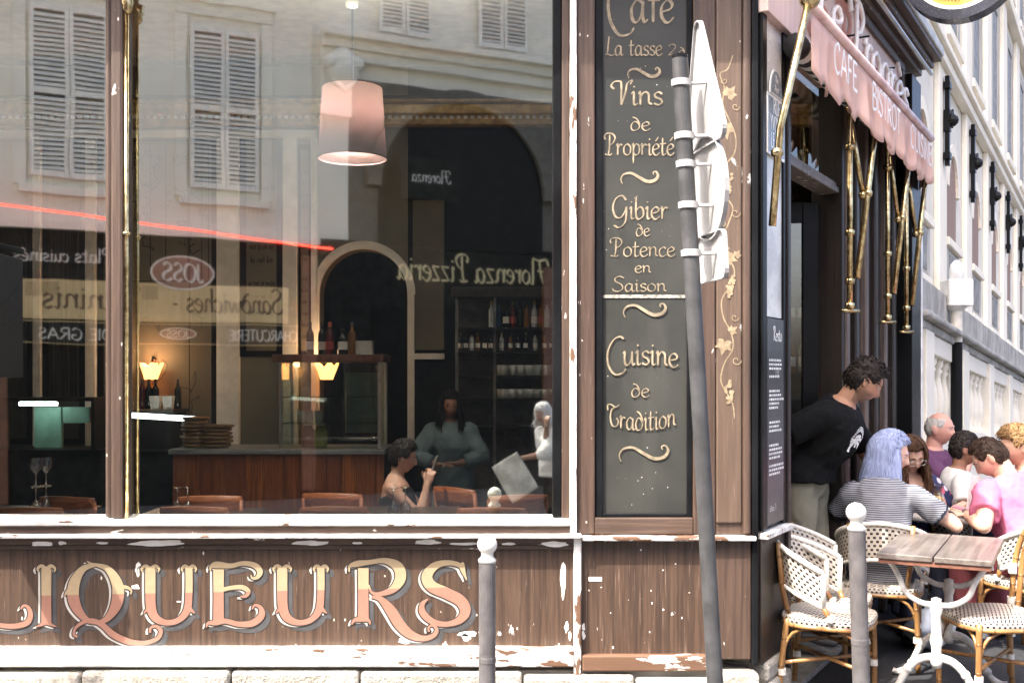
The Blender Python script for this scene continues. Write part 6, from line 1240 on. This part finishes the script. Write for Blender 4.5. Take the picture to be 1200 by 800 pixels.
        if style=='long':
            LEN=G('hairlen',.28); dirs=G('hairside',0)
            for k in range(G('strands',520)):
                th=rh.uniform(math.radians(G('part',42)),math.radians(360-G('part',42))); jit=rh.uniform(.002,.024); pts=[]
                stp=rh.uniform(-.15,.15)
                for j in range(7):
                    p_=math.radians(88-100*j/6)+stp*.3; q=headp(th,p_); n_=q.normalized(); pts.append(hc+HM@((q+n_*(.010+jit*.9))*s))
                q=pts[-1]; out=HM@Vector((math.sin(th),math.cos(th),0)); L=LEN*rh.uniform(.82,1.06); wv=rh.uniform(0,6.28); sw_=rh.uniform(-.02,.02)
                for j in range(1,8):
                    f=j/7; pts.append(q+Vector((0,0,-L*f))+out*(.012*math.sin(f*2.5)+jit*.6*f)+Vector((.006*math.sin(f*7+wv)+sw_*f,.006*math.cos(f*6+wv),0)))
                r_=rh.uniform(.0016,.0036); hb.tube(pts,[r_]*(len(pts)-2)+[r_*.7,r_*.15],5,caps=False)
            for k in range(G('locks',70)):   # broad underlayer locks fill the gaps
                th=rh.uniform(math.radians(60),math.radians(300)); q=headp(th,math.radians(-8)); a0=hc+HM@((q*1.06)*s); out=HM@Vector((math.sin(th),math.cos(th),0)); L=LEN*rh.uniform(.75,.98); hb.tube([a0+Vector((0,0,.06)),a0+out*.006,a0+Vector((0,0,-L*.5))+out*.014,a0+Vector((0,0,-L))+out*.016],[.014,.016,.014,.003],6,caps=False)
        part('hair',hb,hm_,t,smooth=True,fix=False)
    if style!='none' or G('brows',True):
        m=MB()
        for sx in (-1,1): 
            pts=[]
            for k in range(6): ax=.014+.032*k/5; zz=.026+.006*math.sin(k/5*2.6)-.004*(k/5)**2*2; q=headp(math.atan2(sx*ax,.085),math.asin(max(-1,min(1,zz/.118)))); pts.append(hc+HM@((q+Vector((0,.0008,0)))*s))
            m.tube(pts,[.002,.0027,.0028,.0025,.002,.001],6)
        part('eyebrows',m,hm_ or M_EYED,t,smooth=True,kind='stuff')
    t['_']=0; del t['_']; spec['HM']=HM; spec['hc']=hc; spec['ARM']=ARM; spec['so']=so_; spec['M']=MI.inverted(); spec['t']=t
    return spec
BR=hair_mat('brown_hair',(.10,.050,.026)); BK=hair_mat('black_hair',(.022,.016,.014)); BLU=hair_mat('lilac_blue_hair',(.36,.42,.62),(.20,.24,.40)); BLO=hair_mat('sandy_hair',(.33,.20,.09),(.15,.085,.035)); GRY=hair_mat('grey_hair',(.55,.53,.50),(.4,.38,.36)); DKB=hair_mat('dark_brown_hair',(.045,.026,.017))
W1=person('bearded man in black T-shirt with white chest emblem leaning out of the cafe door',(1.69,6.17,.03),(.82,-.58),dict(hem=.0,sit=False,lean=27,side=-4,head=(34,32,0),scale=1.02,bulk=1.06,R=((1.48,6.05,1.02),(-1,-.2,.2),(0,.2,-1),(1,0,0),.35),L=((2.28,6.50,1.0),(-.1,.6,-.8),None,(0,-.3,-1),.4),shirt=cloth('black_cotton',(.0035,.0037,.0045)),sleeve=.78,loose=.028,pants=cloth('khaki_cotton',(.22,.21,.16)),hairmat=BK,haircol=(.03,.02,.016),beard=.85,skin=(.40,.215,.14),thick=.022,tuftlen=.028,lump=11,shoes=cloth('grey_shoe',(.2,.2,.2))))
G1=person('woman with lilac blue shoulder length hair in striped T-shirt, back to the camera',(2.07,5.99,0),(.42,.9),dict(pelvis=.53,part=82,locks=130,lean=14,female=True,bulk=.97,head=(-84,12,0),R=((2.55,6.22,.785),(.3,-1,-.5),(1,.3,.05),(0,0,-1),.35),L=((2.14,6.42,.765),(-1,.1,-.4),None,(0,0,-1),.3),shirt=cloth('striped_jersey',(.36,.37,.40),(84,(.07,.075,.10))),cuff=cloth('navy_trim',(.02,.022,.035)),sleeve=.62,pants=cloth('dark_denim',(.04,.045,.07)),hair='long',hairmat=BLU,hairlen=.25,strands=1900,skin=(.60,.37,.28),thick=.02,haircol=(.2,.2,.3)))
def floral():
    g=NT('navy_floral'); v=g.co(); vo=g.n('TexVoronoi',Vector=v,Scale=15); m1=g.step(vo.outputs['Distance'],.42,.32); pk=g.mix(g.step(vo.outputs['Color'],.45,.5),(.60,.12,.20),(.62,.55,.62)); g.put(g.b.inputs['Roughness'],.8); return g.fin(g.mix(m1,(.018,.024,.085),pk),.8)
B1=person('brown haired woman in glasses and navy floral top facing the camera',(2.58,7.02,0),(-.10,-1),dict(scale=.94,pelvis=.52,lean=14,female=True,head=(8,26,6),R=((2.60,6.74,.80),(-.6,.2,-1),(.2,-1,0),(0,0,-1),.5),L=((2.86,6.76,.785),(.8,.2,-1),(-.6,-.8,0),(0,0,-1),.4),shirt=floral(),sleeve=.7,neck=.37,pants=cloth('dark_denim',(.04,.045,.07)),hair='long',hairmat=BR,hairlen=.20,strands=620,skin=(.58,.36,.27)))
K1=person('dark haired child in white top seated behind the man in pink, looking right',(2.90,7.04,0),(.95,-.15),dict(scale=.88,lean=6,head=(-4,2,0),pelvis=.55,R=((3.06,6.76,.80),(-.4,-.6,-1),(1,.1,0),(0,0,-1),.4),L=((3.28,7.05,.79),(.2,1,-1),None,(0,0,-1),.4),shirt=cloth('white_cotton',(.62,.62,.61)),sleeve=.55,pants=cloth('dark_denim',(.04,.045,.07)),hairmat=BK,skin=(.26,.13,.08),tuftlen=.013,tufts=1300,thick=.02,lump=8))
P1=person('man in pink T-shirt bending over the table with his head down',(3.01,6.14,0),(-.36,.93),dict(pelvis=.54,lean=24,bulk=1.16,head=(38,38,0),hairline=40,L=((2.66,6.26,.79),(-.2,-1,-.35),(-.95,.2,.1),(0,0,-1),.4),R=((2.92,6.55,.79),(1,.2,-.5),None,(0,0,-1),.4),shirt=cloth('pink_cotton',(.50,.15,.25)),sleeve=.66,loose=.02,pants=cloth('dull_red_shorts',(.35,.10,.11)),hairmat=DKB,skin=(.58,.35,.26),tuftlen=.013,tufts=1500,thick=.014,haircol=(.06,.035,.02)))
D1=person('young man with sandy hair and red shirt at the right edge',(3.40,6.92,0),(-.96,-.2),dict(pelvis=.51,lean=10,head=(-6,12,0),L=((3.02,6.70,.79),(0,-1,-.8),(-1,.1,0),(0,0,-1),.4),R=((3.08,6.98,.79),(0,1,-.8),None,(0,0,-1),.4),shirt=cloth('crimson_cotton',(.28,.025,.035)),sleeve=.66,pants=cloth('dark_denim',(.04,.045,.07)),hairmat=BLO,skin=(.60,.36,.26),thick=.028,lump=7,tuftlen=.03))
O1=person('grey haired balding man in purple shirt with hand at his chin by the stone wall',(3.06,7.78,0),(.74,-.67),dict(lean=2,bulk=1.12,fat=.6,head=(4,4,0),pelvis=.57,R=((3.27,7.62,1.0),(.2,-.4,-1),(-.3,.05,.9),(-.4,.6,0),.9),L=((3.2,7.95,.72),(.2,1,-1),None,(0,0,-1),.4),shirt=cloth('plum_cotton',(.13,.055,.12)),sleeve=.7,pants=cloth('dark_denim',(.04,.045,.07)),hair='bald',hairmat=GRY,thick=.007,tufts=300,tuftlen=.012,skin=(.62,.33,.26),haircol=(.5,.5,.48)))
I1=person('seated woman holding up a phone inside the cafe',(-.80,7.15,0),(1,-.05),dict(scale=.86,pelvis=.50,lean=4,female=True,head=(0,10,0),R=((-.56,7.06,.88),(-.2,-.3,-1),(.25,.1,.9),(.3,.9,0),.7),L=((-.58,7.24,.88),(-.2,.3,-1),(.25,-.1,.9),(.3,-.9,0),.7),shirt=cloth('black_top',(.02,.02,.022)),sleeve=0,neck=.37,pants=cloth('dark_denim',(.04,.045,.07)),hairmat=BK,skin=(.55,.32,.23),thick=.026))
V1=person('woman in pale teal open robe standing at the back of the cafe',(-.48,8.3,0),(.1,-1),dict(sit=False,scale=.86,female=True,head=(0,8,0),R=((-.55,8.1,.92),(-1,0,-.4),(.7,-.6,.2),(0,0,-1),.4),L=((-.42,8.1,.93),(1,0,-.4),(-.7,-.6,.2),(0,0,-1),.4),shirt=cloth('pale_teal_linen',(.17,.24,.26)),sleeve=1.7,loose=.03,pants=cloth('grey_linen',(.5,.5,.5)),hair='long',hairlen=.2,hairmat=BK,strands=300,skin=(.36,.2,.14)))
H1=person('person in white headscarf and dark coat carrying a bag, mirrored in the window',(.42,-.65,-.122),(-.85,.5),dict(sit=False,scale=.84,lean=10,head=(-10,14,0),stride=.1,R=((.10,-.42,.78),(0,.3,-1),(0,0,-1),(1,0,0),.9),L=((.34,-.40,1.10),(0,-.5,-1),(0,.1,1),(.5,-.5,0),.8),shirt=cloth('white_blouse',(.82,.82,.82)),topname='blouse',sleeve=1.2,loose=.03,pants=cloth('black_skirt',(.02,.02,.022)),hair='long',hairlen=.10,strands=120,locks=160,thick=.03,hairmat=cloth('white_scarf',(.80,.80,.82)),skin=(.30,.17,.12)))
# things carried or worn
def inworld(S_,p): return tuple(S_['M']@Vector(p))
m=MB(); m.box(-.035,.035,-.005,.005,-.07,.07); m.v=[tuple(Vector((-.52,7.12,1.0))+Matrix.Rotation(.3,3,'Y')@Matrix.Rotation(1.5,3,'Z')@Vector(p)) for p in m.v]; tag(part('phone',m,plain('silver_phone',(.5,.5,.5),.3,.5),None,bevel=.004),'silver phone held by the seated woman inside the cafe','phone')
m=MB(); m.box(-.037,.037,-.075,.075,0,.009); m.v=[tuple(Vector((2.70,6.34,.80))+Matrix.Rotation(.8,3,'Z')@Matrix.Rotation(.2,3,'X')@Vector(p)) for p in m.v]; tag(part('phone',m,plain('rose_phone_case',(.45,.18,.24),.3),None,bevel=.004),'pink cased phone in the blue haired woman\'s hand on the table','phone')
BG=thing('tote_bag','pale silvery bag swinging from the hand of the person in the headscarf','bag',(.04,-.40,.50)); m=MB(); m.grid(lambda u,v:(.0+.30*(u-.5),.012*math.sin(u*5)*math.sin(v*4),.40*(v-.5)),12,14); m.v=[tuple(Vector((.03,-.40,.60))+Matrix.Rotation(-.55,3,'Y')@Vector(p)) for p in m.v]; b_=part('bag_body',m,plain('silver_grey_plastic',(.62,.61,.57),.3,var=.35,scale=5),BG,world=True,smooth=True,fix=False); b_.modifiers.new('t','SOLIDIFY').thickness=.03
m=MB(); m.tube(catmull([(-.12,-.41,.75),(.02,-.42,.80),(.09,-.42,.76),(.11,-.42,.74)],5),.006,6); part('handle',m,M_BLACK,BG,world=True,smooth=True)
# glasses of the brown haired woman, watch and collar of the man in pink, chest emblem of the waiter
HM,hc,t=B1['HM'],B1['hc'],B1['t']; m=MB()
for sx in (-1,1): m.tube([hc+HM@Vector((sx*.032+.022*math.cos(a*.3927),.104-.004*abs(math.cos(a*.3927)),.0+.018*math.sin(a*.3927))) for a in range(17)],.0018,5); m.tube([hc+HM@Vector((sx*.054,.10,.004)),hc+HM@Vector((sx*.08,.0,.006))],.0016,5)
m.tube([hc+HM@Vector((-.010,.106,.004)),hc+HM@Vector((.010,.106,.004))],.0018,5); part('glasses',m,M_STEEL,t,smooth=True,kind='stuff')
sh,el,wr=P1['ARM']['L']; d=(wr-el).normalized(); m=MB(); m.tube([wr-d*.03,wr-d*.008],.033,16); part('wrist_watch',m,M_STEEL,P1['t'])
sh,el,wr=G1['ARM']['R']; d=(wr-el).normalized(); m=MB(); m.tube([wr-d*.05,wr-d*.02],.033,16); part('wrist_band',m,M_BLACK,G1['t'])
so_=W1['so']; bm_=BVHTree.FromPolygons([v.co for v in so_.data.vertices],[p.vertices[:] for p in so_.data.polygons]); m=MB()
RTm=Matrix.Rotation(math.radians(4),3,'Y'); Lm=Matrix.Rotation(-math.radians(27),3,'X'); cE=Vector((0,0,.95*1.02))+Lm@Vector((-.01,.0,.335))
def emb(a,b,d):
    o_=cE+Lm@Vector((-a,.6,b)); h=bm_.ray_cast(o_,Lm@Vector((0,-1,0)))
    return tuple(h[0]+h[1]*.002+Lm@Vector((0,d,0))) if h[0] else tuple(cE)
for k in range(13): a=math.pi*k/12; m.ribbon([(.045*math.cos(a),.02+.045*math.sin(a)),(.056*math.cos(a),.02+.056*math.sin(a)),(.066*math.cos(a),.02+.066*math.sin(a))],[.009]*3,emb,.001)
ar=[(.07*math.cos(math.pi*k/14),.02+.07*math.sin(math.pi*k/14)) for k in range(15)]; m.ribbon(ar,[.004]*15,emb,.0012)
for pts in ([(-.06,.0),(-.03,.015),(0,.01),(.03,.02),(.06,.0)],[(-.05,-.02),(-.02,.0),(.02,-.005),(.05,-.02)],[(-.02,.0),(-.045,-.035),(-.05,-.06)],[(.02,.0),(.04,-.035),(.055,-.055)],[(0,.03),(0,0),(.0,-.03)],[(-.03,.03),(0,.04),(.03,.03)]): p=catmull(pts,4); m.ribbon(p,[.017]*len(p),emb,.0014)
part('chest_emblem',m,plain('white_screen_print',(.80,.80,.78),.8,bump=0),W1['t'],fix=False,kind='stuff')
